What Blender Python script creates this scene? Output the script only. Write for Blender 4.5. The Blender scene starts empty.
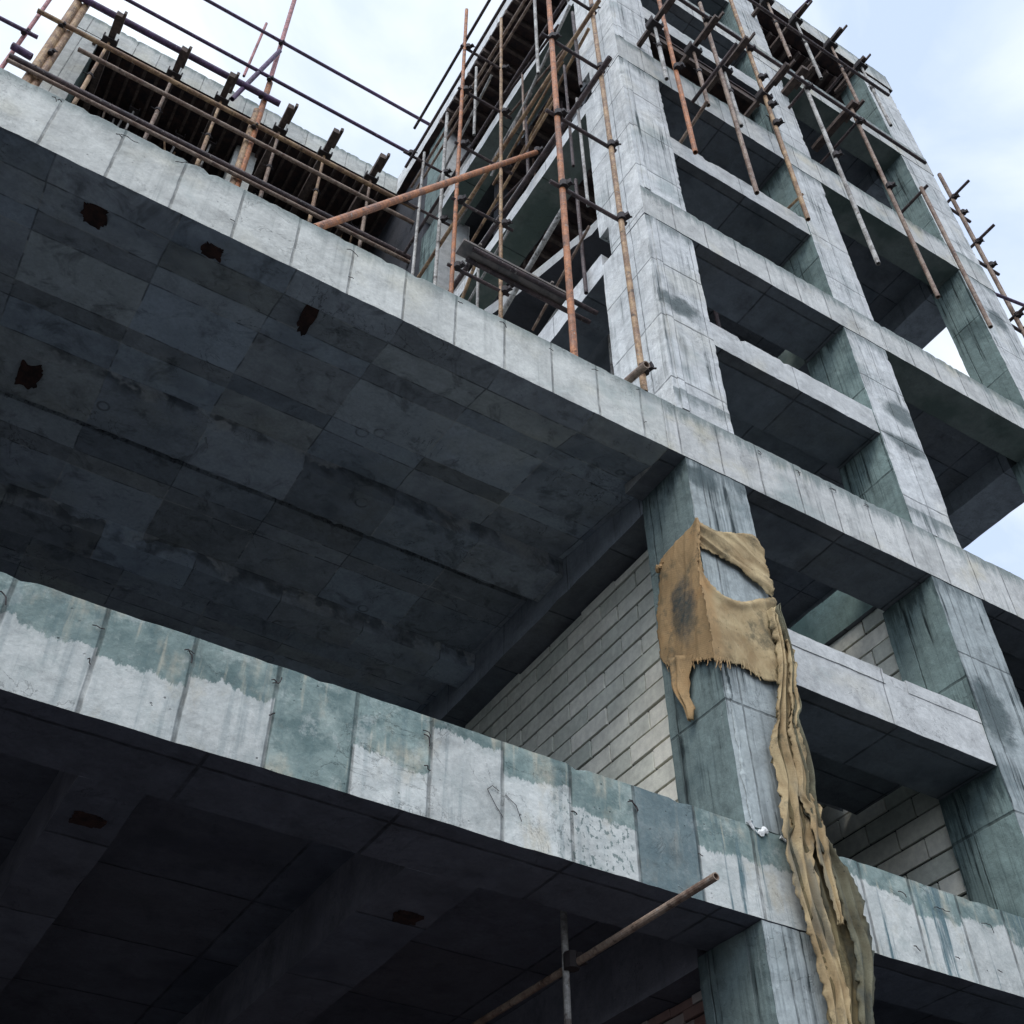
import bpy, math, random
from mathutils import Vector, Matrix, noise
random.seed(7)
S = 0.45                      # metres per layout unit; the eye is at the origin, ground below it
GZ = -3.6                     # ground level in layout units
C = bpy.context.scene.collection

# ------------------------------------------------------------------ materials
def mat_new(name):
    m = bpy.data.materials.new(name); m.use_nodes = True
    nt = m.node_tree; nt.nodes.clear()
    return m, nt
class N:
    """tiny node-building helper"""
    def __init__(s, nt):
        s.nt = nt
        s.geo = nt.nodes.new('ShaderNodeNewGeometry')
        s.P = s.vm('SCALE', s.geo.outputs['Position'], scale=1.0/S)
        sp = nt.nodes.new('ShaderNodeSeparateXYZ'); nt.links.new(s.P, sp.inputs[0])
        s.x, s.y, s.z = sp.outputs
    def put(s, sock, v):
        if hasattr(v, 'is_output'): s.nt.links.new(v, sock)
        else: sock.default_value = v
    def m(s, op, a, b=0.0, c=0.0, clamp=False):
        n = s.nt.nodes.new('ShaderNodeMath'); n.operation = op; n.use_clamp = clamp
        s.put(n.inputs[0], a); s.put(n.inputs[1], b); s.put(n.inputs[2], c)
        return n.outputs[0]
    def vm(s, op, a, b=None, scale=None):
        n = s.nt.nodes.new('ShaderNodeVectorMath'); n.operation = op
        s.put(n.inputs[0], a)
        if b is not None: s.put(n.inputs[1], b)
        if scale is not None: n.inputs['Scale'].default_value = scale
        return n.outputs[0]
    def noise(s, vec, scale=1.0, detail=4.0, rough=.55, dist=0.0):
        n = s.nt.nodes.new('ShaderNodeTexNoise'); s.put(n.inputs['Vector'], vec)
        n.inputs['Scale'].default_value = scale; n.inputs['Detail'].default_value = detail
        n.inputs['Roughness'].default_value = rough; n.inputs['Distortion'].default_value = dist
        return n.outputs['Fac']
    def vor(s, vec, scale):
        n = s.nt.nodes.new('ShaderNodeTexVoronoi'); s.put(n.inputs['Vector'], vec)
        n.inputs['Scale'].default_value = scale
        return n.outputs['Distance']
    def white(s, vec):
        n = s.nt.nodes.new('ShaderNodeTexWhiteNoise'); n.noise_dimensions = '3D'; s.put(n.inputs['Vector'], vec)
        return n.outputs['Value']
    def comb(s, x, y, z):
        n = s.nt.nodes.new('ShaderNodeCombineXYZ')
        for i, v in enumerate((x, y, z)): s.put(n.inputs[i], v)
        return n.outputs[0]
    def ss(s, v, a, b, lo=0.0, hi=1.0):
        n = s.nt.nodes.new('ShaderNodeMapRange'); n.interpolation_type = 'SMOOTHSTEP'
        s.put(n.inputs['Value'], v)
        s.put(n.inputs['From Min'], a); s.put(n.inputs['From Max'], b)
        n.inputs['To Min'].default_value = lo; n.inputs['To Max'].default_value = hi
        return n.outputs[0]
    def mix(s, f, a, b, mode='MIX'):
        n = s.nt.nodes.new('ShaderNodeMix'); n.data_type = 'RGBA'; n.blend_type = mode
        s.put(n.inputs[0], f)
        s.put(n.inputs[6], a if hasattr(a, 'is_output') else (*a, 1)[:4])
        s.put(n.inputs[7], b if hasattr(b, 'is_output') else (*b, 1)[:4])
        return n.outputs[2]
    def mul(s, col, f):
        g = s.comb(f, f, f)
        return s.mix(1.0, col, g, 'MULTIPLY')
    def out(s, col, rough=.85, height=None, strength=.5, dist=.02, metal=0.0, spec=.3):
        b = s.nt.nodes.new('ShaderNodeBsdfPrincipled'); o = s.nt.nodes.new('ShaderNodeOutputMaterial')
        s.put(b.inputs['Base Color'], col if hasattr(col, 'is_output') else (*col, 1)[:4])
        s.put(b.inputs['Roughness'], rough); b.inputs['Metallic'].default_value = metal
        b.inputs['Specular IOR Level'].default_value = spec
        if height is not None:
            bp = s.nt.nodes.new('ShaderNodeBump'); bp.inputs['Strength'].default_value = strength
            bp.inputs['Distance'].default_value = dist
            s.put(bp.inputs['Height'], height); s.nt.links.new(bp.outputs[0], b.inputs['Normal'])
        s.nt.links.new(b.outputs[0], o.inputs[0])

def seam_line(n, v, off, per, w, wob):
    """1 on the thin joint lines of a coordinate, broken up by noise"""
    t = n.m('DIVIDE', n.m('SUBTRACT', n.m('ADD', v, wob), off), per)
    fr = n.m('ABSOLUTE', n.m('SUBTRACT', n.m('FRACT', t), .5))
    return n.ss(fr, .5 - w / per * 1.6, .5 - w / per * .5), n.m('FLOOR', t)

def concrete(name, light=(.42,.43,.42), stain=(.17,.235,.225), moss=.45, streak=.5, seams=(), pvar=.12,
             warm=.25, pits=.4, hue=0.0, special=None, crack=.25, runs=0.0, drip=(), sub=0.0, grime=.3):
    m, nt = mat_new(name); n = N(nt)
    big = n.noise(n.P, .55, 4, .6); mid = n.noise(n.P, 2.4, 5, .65, .4); fine = n.noise(n.P, 16, 3, .7)
    col = n.mix(n.ss(mid, .3, .7), tuple(c * .82 for c in light), tuple(min(c * 1.1, 1) for c in light))
    col = n.mix(n.m('MULTIPLY', n.ss(n.noise(n.vm('ADD', n.P, (31., 7., 3.)), .8, 4), .52, .72), warm), col,
                (light[0] * 1.0, light[1] * .93, light[2] * .76))
    # damp / algae staining in large ragged areas
    a = n.ss(n.m('ADD', big, n.m('MULTIPLY', n.m('SUBTRACT', fine, .5), .18)), .62 - moss * .3, .78 - moss * .3)
    col = n.mix(n.m('MULTIPLY', a, min(1.0, moss + .25)), col, stain)
    h = n.m('ADD', n.m('MULTIPLY', mid, .5), n.m('MULTIPLY', fine, .35))
    cells = (0.0, 0.0)
    sl = None; ids = []
    wob = n.m('MULTIPLY', n.m('SUBTRACT', n.noise(n.P, 1.6, 3), .5), .035)
    for ax, off, per, w in seams:
        line, cid = seam_line(n, {'x': n.x, 'y': n.y, 'z': n.z}[ax], off, per, w, wob)
        sl = line if sl is None else n.m('MAXIMUM', sl, line); ids.append(cid)
    if special:
        col = special(n, col, mid, fine, big)
    if ids:
        while len(ids) < 3: ids.append(0.0)
        wn = n.white(n.vm('ADD', n.comb(*ids), (3.3, 1.7, 9.1)))
        wn2 = n.white(n.vm('ADD', n.comb(*ids), (13.3, 4.7, 2.1)))
        col = n.mul(col, n.m('ADD', 1 - pvar, n.m('MULTIPLY', wn, 2 * pvar)))
        if hue: col = n.mix(n.m('MULTIPLY', wn2, hue), col, n.mix(1.0, col, (.55, .78, 1.0), 'MULTIPLY'))
        if sub:
            w3 = n.white(n.comb(n.m('FLOOR', n.m('DIVIDE', n.m('ADD', n.x, n.m('MULTIPLY', ids[1], .61)), 1.27)), n.m('FLOOR', n.m('DIVIDE', n.m('SUBTRACT', n.y, .4), .62)), 4.))
            col = n.mul(col, n.m('ADD', 1 - sub, n.m('MULTIPLY', w3, 2 * sub)))
        brk = n.ss(n.noise(n.P, 3.5, 4), .3, .62, .3, 1.0)
        col = n.mul(col, n.m('SUBTRACT', 1.0, n.m('MULTIPLY', n.m('MULTIPLY', sl, brk), .62)))
        h = n.m('SUBTRACT', h, n.m('MULTIPLY', sl, .7))
    if streak:
        sv = n.comb(n.m('MULTIPLY', n.x, 5.), n.m('MULTIPLY', n.y, 5.), n.m('MULTIPLY', n.z, .22))
        st = n.ss(n.noise(sv, 1.0, 2, .6), .50, .66)
        sv3 = n.comb(n.m('MULTIPLY', n.x, 19.), n.m('MULTIPLY', n.y, 19.), n.m('MULTIPLY', n.z, .33))
        st3 = n.ss(n.noise(sv3, 1.0, 2, .6), .50, .62)
        where = n.ss(big, .40, .58)
        f = n.m('MULTIPLY', n.m('MULTIPLY', n.m('ADD', n.m('MULTIPLY', st, .55), n.m('MULTIPLY', st3, n.m('ADD', .25, n.m('MULTIPLY', st, .6)))), n.m('ADD', .25, n.m('MULTIPLY', where, .75))), streak, clamp=True)
        col = n.mix(f, col, tuple(c * .32 for c in stain))
        h = n.m('SUBTRACT', h, n.m('MULTIPLY', f, .25))
        sv2 = n.comb(n.m('MULTIPLY', n.x, 15.), n.m('MULTIPLY', n.y, 15.), n.m('MULTIPLY', n.z, .5))
        f2 = n.m('MULTIPLY', n.ss(n.noise(sv2, 1.0, 4, .7), .6, .7), runs)
        col = n.mix(f2, col, (.5, .54, .54))
    if drip:
        # dark algae hanging from the top edge of each band and feathering downwards
        for (zt, dep) in drip:
            d = n.m('SUBTRACT', zt, n.z)
            rag2 = n.noise(n.comb(n.m('MULTIPLY', n.x, 4.5), n.m('MULTIPLY', n.y, 4.5), n.m('MULTIPLY', n.z, .7)), 1.0, 4, .7)
            k = n.m('MULTIPLY', n.ss(n.m('SUBTRACT', d, n.m('MULTIPLY', n.m('SUBTRACT', rag2, .42), dep * 4.)), -.1, .35, 1, 0), n.ss(d, -.03, .02))
            col = n.mix(n.m('MULTIPLY', k, .72), col, tuple(c * .6 for c in stain))
    gr = n.ss(n.noise(n.vm('ADD', n.P, (15., 3., 22.)), 1.25, 7, .72), .50, .72)
    col = n.mul(col, n.m('SUBTRACT', 1.0, n.m('MULTIPLY', gr, grime)))
    # blow holes and hairline cracks
    pit = n.ss(n.vor(n.P, 6.5), .05, .11, 1.0, 0.0)
    pm = n.m('MULTIPLY', n.m('MULTIPLY', pit, n.ss(n.noise(n.P, 1.3, 2), .5, .6)), pits)
    col = n.mul(col, n.m('SUBTRACT', 1.0, n.m('MULTIPLY', pm, .6)))
    h = n.m('SUBTRACT', h, n.m('MULTIPLY', pm, .8))
    if crack:
        ck = n.m('ABSOLUTE', n.m('SUBTRACT', n.noise(n.P, 1.1, 7, .62, 1.2), .5))
        cm = n.m('MULTIPLY', n.ss(ck, .0, .006, 1.0, 0.0), n.ss(n.noise(n.vm('ADD', n.P, (77., 2., 1.)), .7, 2), .5, .62))
        col = n.mul(col, n.m('SUBTRACT', 1.0, n.m('MULTIPLY', cm, crack)))
        h = n.m('SUBTRACT', h, n.m('MULTIPLY', cm, .5))
    col = n.mul(col, n.ss(fine, .2, .8, .86, 1.08))
    n.out(col, n.ss(mid, .3, .7, .75, .95), h, .55, .018)
    return m

def lower_band_special(n, col, mid, fine, big):
    # green weathered upper part over a pale limewashed lower part, differing from panel to panel
    t = n.m('DIVIDE', n.m('SUBTRACT', n.x, 1.27), .957)
    ramp = nt_ramp(n, n.m('DIVIDE', n.m('ADD', n.m('FLOOR', t), 8.5), 32.0),
        # boundary height per panel, value*2+6
        {-8:.6,-7:.5,-6:.58,-5:.55,-4:.6,-3:.56,-2:.6,-1:.60, 0:.55, 1:.61, 2:.10, 3:.50, 4:.80, 5:.66, 6:.55, 7:.08, 8:.60, 9:.58, 10:.72, 11:.7, 12:.62, 13:.70, 14:.6, 15:.6})
    drift = n.m('MULTIPLY', n.m('SUBTRACT', n.noise(n.comb(n.m('MULTIPLY', n.x, .9), 3., 1.), 1.0, 3), .5), .55)
    ramp = n.m('ADD', ramp, n.m('MULTIPLY', drift, .5))
    rag = n.m('MULTIPLY', n.m('SUBTRACT', n.noise(n.comb(n.m('MULTIPLY', n.x, 5.), n.y, n.m('MULTIPLY', n.z, 1.4)), 1.0, 6, .75), .5), .42)
    bz = n.m('ADD', 6.0, n.m('ADD', n.m('MULTIPLY', ramp, 2.0), rag))
    up = n.ss(n.m('ADD', n.m('SUBTRACT', n.z, bz), n.m('MULTIPLY', n.m('SUBTRACT', fine, .5), .10)), -.012, .02)
    green = n.mix(n.ss(mid, .3, .7), (.085, .13, .125), (.21, .265, .245))
    green = n.mix(n.ss(n.noise(n.vm('ADD', n.P, (4., 0., 2.)), 1.9, 6, .7), .5, .66, 0, .75), green, (.30, .35, .32))
    green = n.mix(n.ss(n.noise(n.comb(n.m('MULTIPLY', n.x, 7.), n.y, n.m('MULTIPLY', n.z, .8)), 1.0, 4), .56, .7, 0, .6), green, (.40, .38, .30))
    pale = n.mix(n.ss(mid, .3, .7), (.37, .39, .37), (.51, .52, .49))
    pale = n.mix(n.ss(n.noise(n.vm('ADD', n.P, (14., 0., 6.)), 1.6, 6, .7), .5, .7, 0, .6), pale, (.30, .34, .32))
    col = n.mix(up, pale, green)
    col = n.mix(n.m('MULTIPLY', n.ss(n.noise(n.comb(n.m('MULTIPLY', n.x, 1.3), 2., n.m('MULTIPLY', n.z, .8)), 1.0, 5, .65), .52, .68), .6), col, (.42, .38, .29))
    wsh = n.ss(n.noise(n.vm('ADD', n.P, (40., 0., 4.)), 2.2, 7, .75), .53, .62)
    col = n.mix(n.m('MULTIPLY', wsh, n.m('MULTIPLY', up, .35)), col, (.45, .47, .44))
    # honeycombed panels near the column
    band = n.m('MULTIPLY', n.ss(n.x, 6.5, 7.1), n.ss(n.x, 7.85, 7.95, 1, 0))
    sp = n.m('MULTIPLY', n.ss(n.noise(n.vm('MULTIPLY', n.P, (15., 15., 10.)), 1.0, 3, .6), .555, .60),
                   n.m('MULTIPLY', band, n.m('SUBTRACT', 1., up)))
    col = n.mix(n.m('MULTIPLY', sp, .85), col, (.12, .16, .15))
    dk = n.m('MULTIPLY', n.ss(n.x, 7.93, 7.99), n.ss(n.x, 8.9, 8.97, 1, 0))
    col = n.mix(n.m('MULTIPLY', dk, .6), col, (.10, .135, .15))
    # drip stains running down the full height
    sv = n.comb(n.m('MULTIPLY', n.x, 6.), n.y, n.m('MULTIPLY', n.z, .35))
    col = n.mix(n.m('MULTIPLY', n.ss(n.noise(sv, 1., 4, .65), .52, .66), n.ss(n.x, 8.9, 9.4, .3, 1.0)), col, (.09, .14, .15))
    return col
def nt_ramp(n, v, table):
    r = n.nt.nodes.new('ShaderNodeValToRGB'); r.color_ramp.interpolation = 'CONSTANT'
    n.put(r.inputs[0], v)
    el = r.color_ramp.elements
    keys = sorted(table)
    while len(el) > 1: el.remove(el[-1])
    el[0].position = 0; el[0].color = (table[keys[0]],) * 3 + (1,)
    for k in keys[1:]:
        e = el.new((k + 8.0) / 32.0); e.color = (table[k],) * 3 + (1,)
    return r.outputs[0]

def smudges(*spots):
    def f(n, col, mid, fine, big):
        for x, z, rx, rz in spots:
            a = n.m('DIVIDE', n.m('SUBTRACT', n.x, x), rx); b = n.m('DIVIDE', n.m('SUBTRACT', n.z, z), rz)
            d = n.m('ADD', n.m('ADD', n.m('MULTIPLY', a, a), n.m('MULTIPLY', b, b)), n.m('MULTIPLY', n.m('SUBTRACT', n.noise(n.P, 2.5, 5, .7), .5), 2.4))
            col = n.mix(n.ss(d, .2, 1.3, .85, 0), col, (.06, .085, .085))
        return col
    return f
M = {}
ZT = (7.72, 16.3, 24.32, 32.88, 40.25)
M['upper_band'] = concrete('concrete_upper_band', (.49,.495,.46), moss=.16, streak=.2, seams=(('x', .38, .953, .018),), pvar=.06, warm=.35, pits=.6, drip=((16.3, .12), (47.5, .3)))
M['lower_band'] = concrete('concrete_lower_band', moss=.0, streak=.0, seams=(('x', 1.27, .957, .022),), pvar=.10, pits=1.0, special=lower_band_special)
M['tower_band'] = concrete('concrete_tower_band', (.49,.49,.465), moss=.25, streak=.4, seams=(('x', 11.67, .955, .016),), pvar=.08, warm=.8, drip=tuple((z, .32) for z in ZT[1:]) + ((47.5, .2),))
M['beam_plain'] = concrete('concrete_beam_plain', (.50,.505,.49), moss=.16, streak=.12, seams=(('x', 13.5, 2.4, .012),), pvar=.05, warm=.4)
M['column_low'] = concrete('concrete_column_low', (.34,.375,.37), (.085,.12,.125), moss=.42, streak=1.25, seams=(('z', 9.74, 3.3, .02), ('x', 10.15, 6.1, .014)), pvar=.08, warm=.1, runs=.5, drip=((14.95, .5),), special=smudges((16.3, 11.8, .5, .8), (17.0, 9.3, .5, .5), (10.1, 14.5, .5, .3)))
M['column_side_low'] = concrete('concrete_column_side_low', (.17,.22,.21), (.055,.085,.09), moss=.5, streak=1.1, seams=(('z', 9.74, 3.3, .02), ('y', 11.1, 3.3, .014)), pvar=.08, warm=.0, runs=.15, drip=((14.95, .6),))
M['column_high'] = concrete('concrete_column_high', (.54,.55,.54), (.17,.22,.215), moss=.26, streak=.8, seams=(('z', 17.2, 2.05, .022), ('x', 10.12, .93, .010)), pvar=.08, warm=.3, drip=((23.1, .35), (16.9, .3), (31.4, .3)), special=smudges((10.35, 19.9, .7, .4), (16.9, 20.4, .6, .5), (16.7, 19.2, .7, .3), (24.1, 29.3, .5, .6)))
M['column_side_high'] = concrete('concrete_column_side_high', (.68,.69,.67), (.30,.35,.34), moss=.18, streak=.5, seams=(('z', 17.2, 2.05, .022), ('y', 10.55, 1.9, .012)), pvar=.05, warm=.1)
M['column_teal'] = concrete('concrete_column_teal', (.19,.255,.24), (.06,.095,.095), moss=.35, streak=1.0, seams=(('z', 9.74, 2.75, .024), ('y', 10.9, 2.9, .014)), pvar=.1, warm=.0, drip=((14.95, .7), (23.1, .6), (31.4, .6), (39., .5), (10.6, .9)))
def soffit_special(n, col, mid, fine, big):
    # long board-like rows of panels of different widths, offset against each other
    rows = [9.2, 10.55, 11.2, 11.62, 12.75, 13.15, 13.9, 14.87, 15.9, 16.3, 17.4, 18.15, 19.2, 19.6, 20.9, 22.]
    wob = n.m('MULTIPLY', n.m('SUBTRACT', n.noise(n.P, 1.4, 3), .5), .05)
    yy = n.m('ADD', n.y, wob); xx = n.m('ADD', n.x, n.m('MULTIPLY', wob, 1.3))
    rid = None; ymin = None
    for r in rows:
        g = n.m('GREATER_THAN', yy, r); rid = g if rid is None else n.m('ADD', rid, g)
        d = n.m('ABSOLUTE', n.m('SUBTRACT', yy, r)); ymin = d if ymin is None else n.m('MINIMUM', ymin, d)
    off = n.m('MULTIPLY', n.m('GREATER_THAN', n.white(n.comb(rid, 3., 8.)), .86), .74)
    t = n.m('DIVIDE', n.m('SUBTRACT', n.m('ADD', xx, off), .57), 1.83)
    fr = n.m('MULTIPLY', n.m('SUBTRACT', .5, n.m('ABSOLUTE', n.m('SUBTRACT', n.m('FRACT', t), .5))), 1.83)
    line = n.m('MAXIMUM', n.ss(ymin, .008, .022, 1, 0), n.ss(fr, .006, .02, 1, 0))
    w1 = n.white(n.comb(n.m('FLOOR', t), rid, 5.)); w2 = n.white(n.comb(n.m('FLOOR', t), rid, 11.))
    col = n.mul(col, n.ss(w1, 0., 1., .82, 1.26)); col = n.mul(col, n.ss(n.white(n.comb(rid, 17., 2.)), 0., 1., .84, 1.16))
    col = n.mix(n.m('MULTIPLY', n.ss(w1, .80, .84), .5), col, (.36, .42, .47))
    col = n.mix(n.m('MULTIPLY', n.ss(w2, .5, 1.), .25), col, n.mix(1.0, col, (.72, .92, 1.12), 'MULTIPLY'))
    col = n.mix(n.m('MULTIPLY', n.ss(w2, .35, 0.), .35), col, n.mix(1.0, col, (1.1, 1.05, .86), 'MULTIPLY'))
    brk = n.ss(n.noise(n.P, 2.5, 4), .34, .6, .15, 1.)
    pale = n.ss(n.noise(n.P, 1.6, 3), .50, .56)
    col = n.mix(n.m('MULTIPLY', n.m('MULTIPLY', line, brk), .65), col, n.mix(pale, (.03, .035, .04), (.40, .41, .39)))
    # rough honeycombed seam and halo round it
    d = n.m('ABSOLUTE', n.m('SUBTRACT', n.m('ADD', n.y, n.m('MULTIPLY', n.m('SUBTRACT', fine, .5), .12)), 15.2))
    wd = n.m('MULTIPLY', n.ss(n.noise(n.comb(n.m('MULTIPLY', n.x, 1.6), 0., 0.), 1., 5, .75), .3, .7), .13)
    col = n.mix(n.m('MULTIPLY', n.ss(n.m('SUBTRACT', d, wd), -.03, .03, 1, 0), n.ss(fine, .3, .55, .9, .35)), col, (.04, .04, .042))
    # water marks with rings
    rg = n.vor(n.vm('ADD', n.P, (.3, .2, 0.)), .95)
    ring = n.m('MULTIPLY', n.ss(n.m('ABSOLUTE', n.m('SUBTRACT', rg, .11)), .0, .03, 1, 0), n.ss(mid, .4, .6))
    col = n.mul(col, n.m('SUBTRACT', 1., n.m('MULTIPLY', ring, .5)))
    blot = n.ss(n.noise(n.vm('ADD', n.P, (9., 4., 0.)), 1.3, 4, .7, .8), .52, .68)
    col = n.mul(col, n.m('SUBTRACT', 1., n.m('MULTIPLY', blot, .42)))
    return col
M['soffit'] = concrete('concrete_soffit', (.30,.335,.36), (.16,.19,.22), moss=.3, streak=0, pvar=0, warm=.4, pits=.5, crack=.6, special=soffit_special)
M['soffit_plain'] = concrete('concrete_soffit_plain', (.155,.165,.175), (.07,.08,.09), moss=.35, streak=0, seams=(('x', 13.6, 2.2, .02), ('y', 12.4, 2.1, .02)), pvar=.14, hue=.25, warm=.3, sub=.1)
M['soffit_low_shade'] = concrete('concrete_soffit_low_shade', (.125,.128,.15), (.06,.06,.075), moss=.35, streak=0, seams=(('x', 13.6, 2.2, .02), ('y', 12.4, 2.1, .02)), pvar=.14, hue=.2, warm=.1)  # darker soffit copy, with the shade under the lowest floor painted in
M['beam_side_low_shade'] = concrete('concrete_beam_side_low_shade', (.26,.26,.29), (.14,.14,.16), moss=.35, streak=.2, pvar=0, warm=0)  # beam sides darkened in colour for the same deep shade
M['beam_side'] = concrete('concrete_beam_side', (.30,.335,.36), (.17,.20,.22), moss=.3, streak=.3, seams=(('y', 11.4, 2.4, .015),), pvar=.08, warm=.0)
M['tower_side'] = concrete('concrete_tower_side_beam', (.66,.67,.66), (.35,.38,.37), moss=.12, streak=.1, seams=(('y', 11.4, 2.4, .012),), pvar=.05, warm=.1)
M['green_soffit'] = concrete('concrete_green_soffit', (.20,.235,.21), (.10,.14,.12), moss=.6, streak=0, seams=(('y', 11.4, 2.6, .02),), pvar=.12, warm=.1)
M['green_beam'] = concrete('concrete_green_beam', (.22,.31,.28), (.12,.19,.17), moss=.4, streak=.2, pvar=.0, warm=.0)
M['interior_shade'] = concrete('concrete_interior_shade', (.05,.052,.06), (.025,.028,.032), moss=.4, streak=.2, pvar=.0, warm=.0)  # concrete coloured nearly black to deepen the shade inside

def attr_blocks(name, colA, colB, bump=.4):
    m, nt = mat_new(name); n = N(nt)
    at = nt.nodes.new('ShaderNodeAttribute'); at.attribute_name = 'tone'
    f = n.noise(n.P, 7, 5, .65); g = n.noise(n.P, 1.3, 4)
    col = n.mix(at.outputs['Fac'], colA, colB)
    col = n.mul(col, n.ss(f, .25, .75, .85, 1.1))
    col = n.mul(col, n.ss(g, .3, .7, .88, 1.06))
    n.out(col, .92, f, bump, .01)
    return m
M['aac'] = attr_blocks('pale_aerated_block', (.50,.53,.45), (.86,.83,.71))
M['old_brick'] = attr_blocks('old_red_brick', (.22,.10,.075), (.50,.46,.42))
def pipe_mat(name, a, b_, c_=(.30,.28,.25)):
    m, nt = mat_new(name); n = N(nt)
    f = n.noise(n.P, 2.3, 6, .75); g = n.noise(n.vm('ADD', n.P, (7., 3., 1.)), 6.5, 5, .75); q = n.noise(n.P, 22, 3, .7)
    c = n.mix(n.ss(f, .40, .60), a, b_)
    c = n.mix(n.ss(g, .60, .66, 0, .8), c, c_)
    c = n.mix(n.ss(n.noise(n.vm('ADD', n.P, (1., 9., 4.)), 3.1, 6, .75), .56, .64, 0, .8), c, (.045, .028, .022))
    c = n.mul(c, n.ss(q, .3, .7, .75, 1.15))
    n.out(c, n.ss(g, .4, .7, .5, .9), n.m('ADD', g, n.m('MULTIPLY', q, .5)), .5, .006, .0, .35)
    return m
def flat(name, col, rough=.9, var=.3, scale=5., bump=.3, metal=0., col2=None, spec=.3):
    m, nt = mat_new(name); n = N(nt)
    f = n.noise(n.P, scale, 5, .65)
    c = n.mix(n.ss(f, .35, .65), col, col2 or tuple(x * (1 - var) for x in col))
    n.out(c, rough, f, bump, .008, metal, spec)
    return m
M['mortar'] = flat('dark_mortar_joint', (.035,.038,.038))
M['pipe_brown'] = pipe_mat('pipe_brown_rusted', (.27,.20,.15), (.14,.085,.06))
M['pipe_orange'] = pipe_mat('pipe_orange_rusted', (.40,.155,.06), (.20,.09,.05))
M['pipe_tan'] = pipe_mat('pipe_tan_rusted', (.38,.25,.135), (.19,.11,.065))
M['pipe_dark'] = pipe_mat('pipe_dark_rusted', (.085,.058,.055), (.035,.025,.027))
M['pipe_purple'] = pipe_mat('pipe_purple_rusted', (.10,.055,.12), (.055,.033,.06))
M['pipe_pink'] = pipe_mat('pipe_pink_rusted', (.38,.16,.16), (.22,.10,.10))
M['pipe_grey'] = pipe_mat('pipe_grey_rusted', (.42,.41,.38), (.20,.185,.17))
M['coupler'] = flat('coupler_iron', (.035,.028,.028), .7)
M['timber'] = flat('dark_timber', (.11,.08,.065), .85, scale=6, col2=(.05,.038,.034))
M['plywood'] = flat('brown_formwork_ply', (.06,.035,.03), .8, scale=3, col2=(.025,.02,.022))
M['plank'] = flat('grey_plank', (.20,.17,.15), .85, scale=5, col2=(.11,.10,.095))
M['rust'] = flat('rust_and_recess_shade', (.05,.024,.018), .9, scale=7, col2=(.02,.012,.011))  # rust colour darkened to imitate the depth of a recess
M['rebar'] = flat('rebar_wire', (.05,.04,.04), .8)
M['foam'] = flat('white_foam', (.75,.75,.72), .9, scale=20)
M['ground'] = flat('site_ground', (.085,.085,.09), .95, scale=1.2, col2=(.055,.055,.06))

def cloth_mat(nm='weathered_tan_tarpaulin', tint=(1, 1, 1)):
    m, nt = mat_new(nm); n = N(nt)
    mid = n.noise(n.P, 1.8, 5, .6, .5); f = n.noise(n.P, 9, 5, .7); wv = n.noise(n.P, 60, 2)
    c = n.mix(n.ss(mid, .3, .7), (.26,.185,.10), (.44,.345,.20))
    # orange tone on the side sheet and one dark oily stain that belongs to the cloth
    side = n.ss(n.x, 9.75, 9.95, 1, 0)
    c = n.mix(n.m('MULTIPLY', side, n.ss(mid, .35, .7, .25, .75)), c, (.33,.185,.08))
    dy = n.m('DIVIDE', n.m('SUBTRACT', n.y, 10.52), .30); dz = n.m('DIVIDE', n.m('SUBTRACT', n.z, 11.75), .62)
    d = n.m('ADD', n.m('MULTIPLY', dy, dy), n.m('MULTIPLY', dz, dz))
    d = n.m('ADD', d, n.m('MULTIPLY', n.m('SUBTRACT', n.noise(n.P, 3, 7, .75), .5), 3.2))
    stain = n.m('MULTIPLY', n.ss(d, .3, 1.6, 1, 0), n.ss(n.x, 9.74, 9.8, 1, 0))
    c = n.mix(n.m('MULTIPLY', stain, n.ss(f, .3, .7, .6, .97)), c, (.04,.055,.058))
    dirt = n.ss(n.noise(n.vm('ADD', n.P, (3., 8., 1.)), 2.2, 7, .75), .50, .68, 0, .75)
    c = n.mix(dirt, c, (.09,.085,.06))
    low = n.m('MULTIPLY', n.ss(n.z, 9.6, 7.6, 0, 1), n.ss(n.noise(n.comb(n.m('MULTIPLY', n.x, 5.), n.y, n.m('MULTIPLY', n.z, .5)), 1., 4), .5, .62))
    c = n.mix(n.m('MULTIPLY', low, .55), c, (.08,.10,.10))
    # darker crease lines, mud specks and the plain weave of the sacking
    cz = n.m('ABSOLUTE', n.m('SUBTRACT', n.noise(n.comb(n.m('MULTIPLY', n.x, 3.2), n.m('MULTIPLY', n.y, 3.2), n.m('MULTIPLY', n.z, .9)), 1.0, 5, .6, .8), .5))
    c = n.mix(n.ss(cz, .0, .03, .16, 0), c, (.10, .08, .05))
    sp = n.m('MULTIPLY', n.ss(n.vor(n.P, 7.5), .06, .12, 1, 0), n.ss(n.noise(n.P, 1.6, 2), .48, .6))
    c = n.mix(n.m('MULTIPLY', sp, .6), c, (.05, .045, .035))
    c = n.mix(1.0, c, tint, 'MULTIPLY')
    wx = n.m('SINE', n.m('MULTIPLY', n.m('ADD', n.x, n.y), 150.)); wz = n.m('SINE', n.m('MULTIPLY', n.z, 150.))
    weave = n.m('MULTIPLY', wx, wz)
    hh = n.m('ADD', n.m('ADD', n.m('MULTIPLY', f, .6), n.m('MULTIPLY', wv, .15)), n.m('MULTIPLY', n.ss(cz, 0, .12), .25))
    n.out(c, .95, n.m('ADD', hh, n.m('MULTIPLY', weave, .06)), .45, .01, spec=.1)
    return m
M['cloth'] = cloth_mat()
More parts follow.
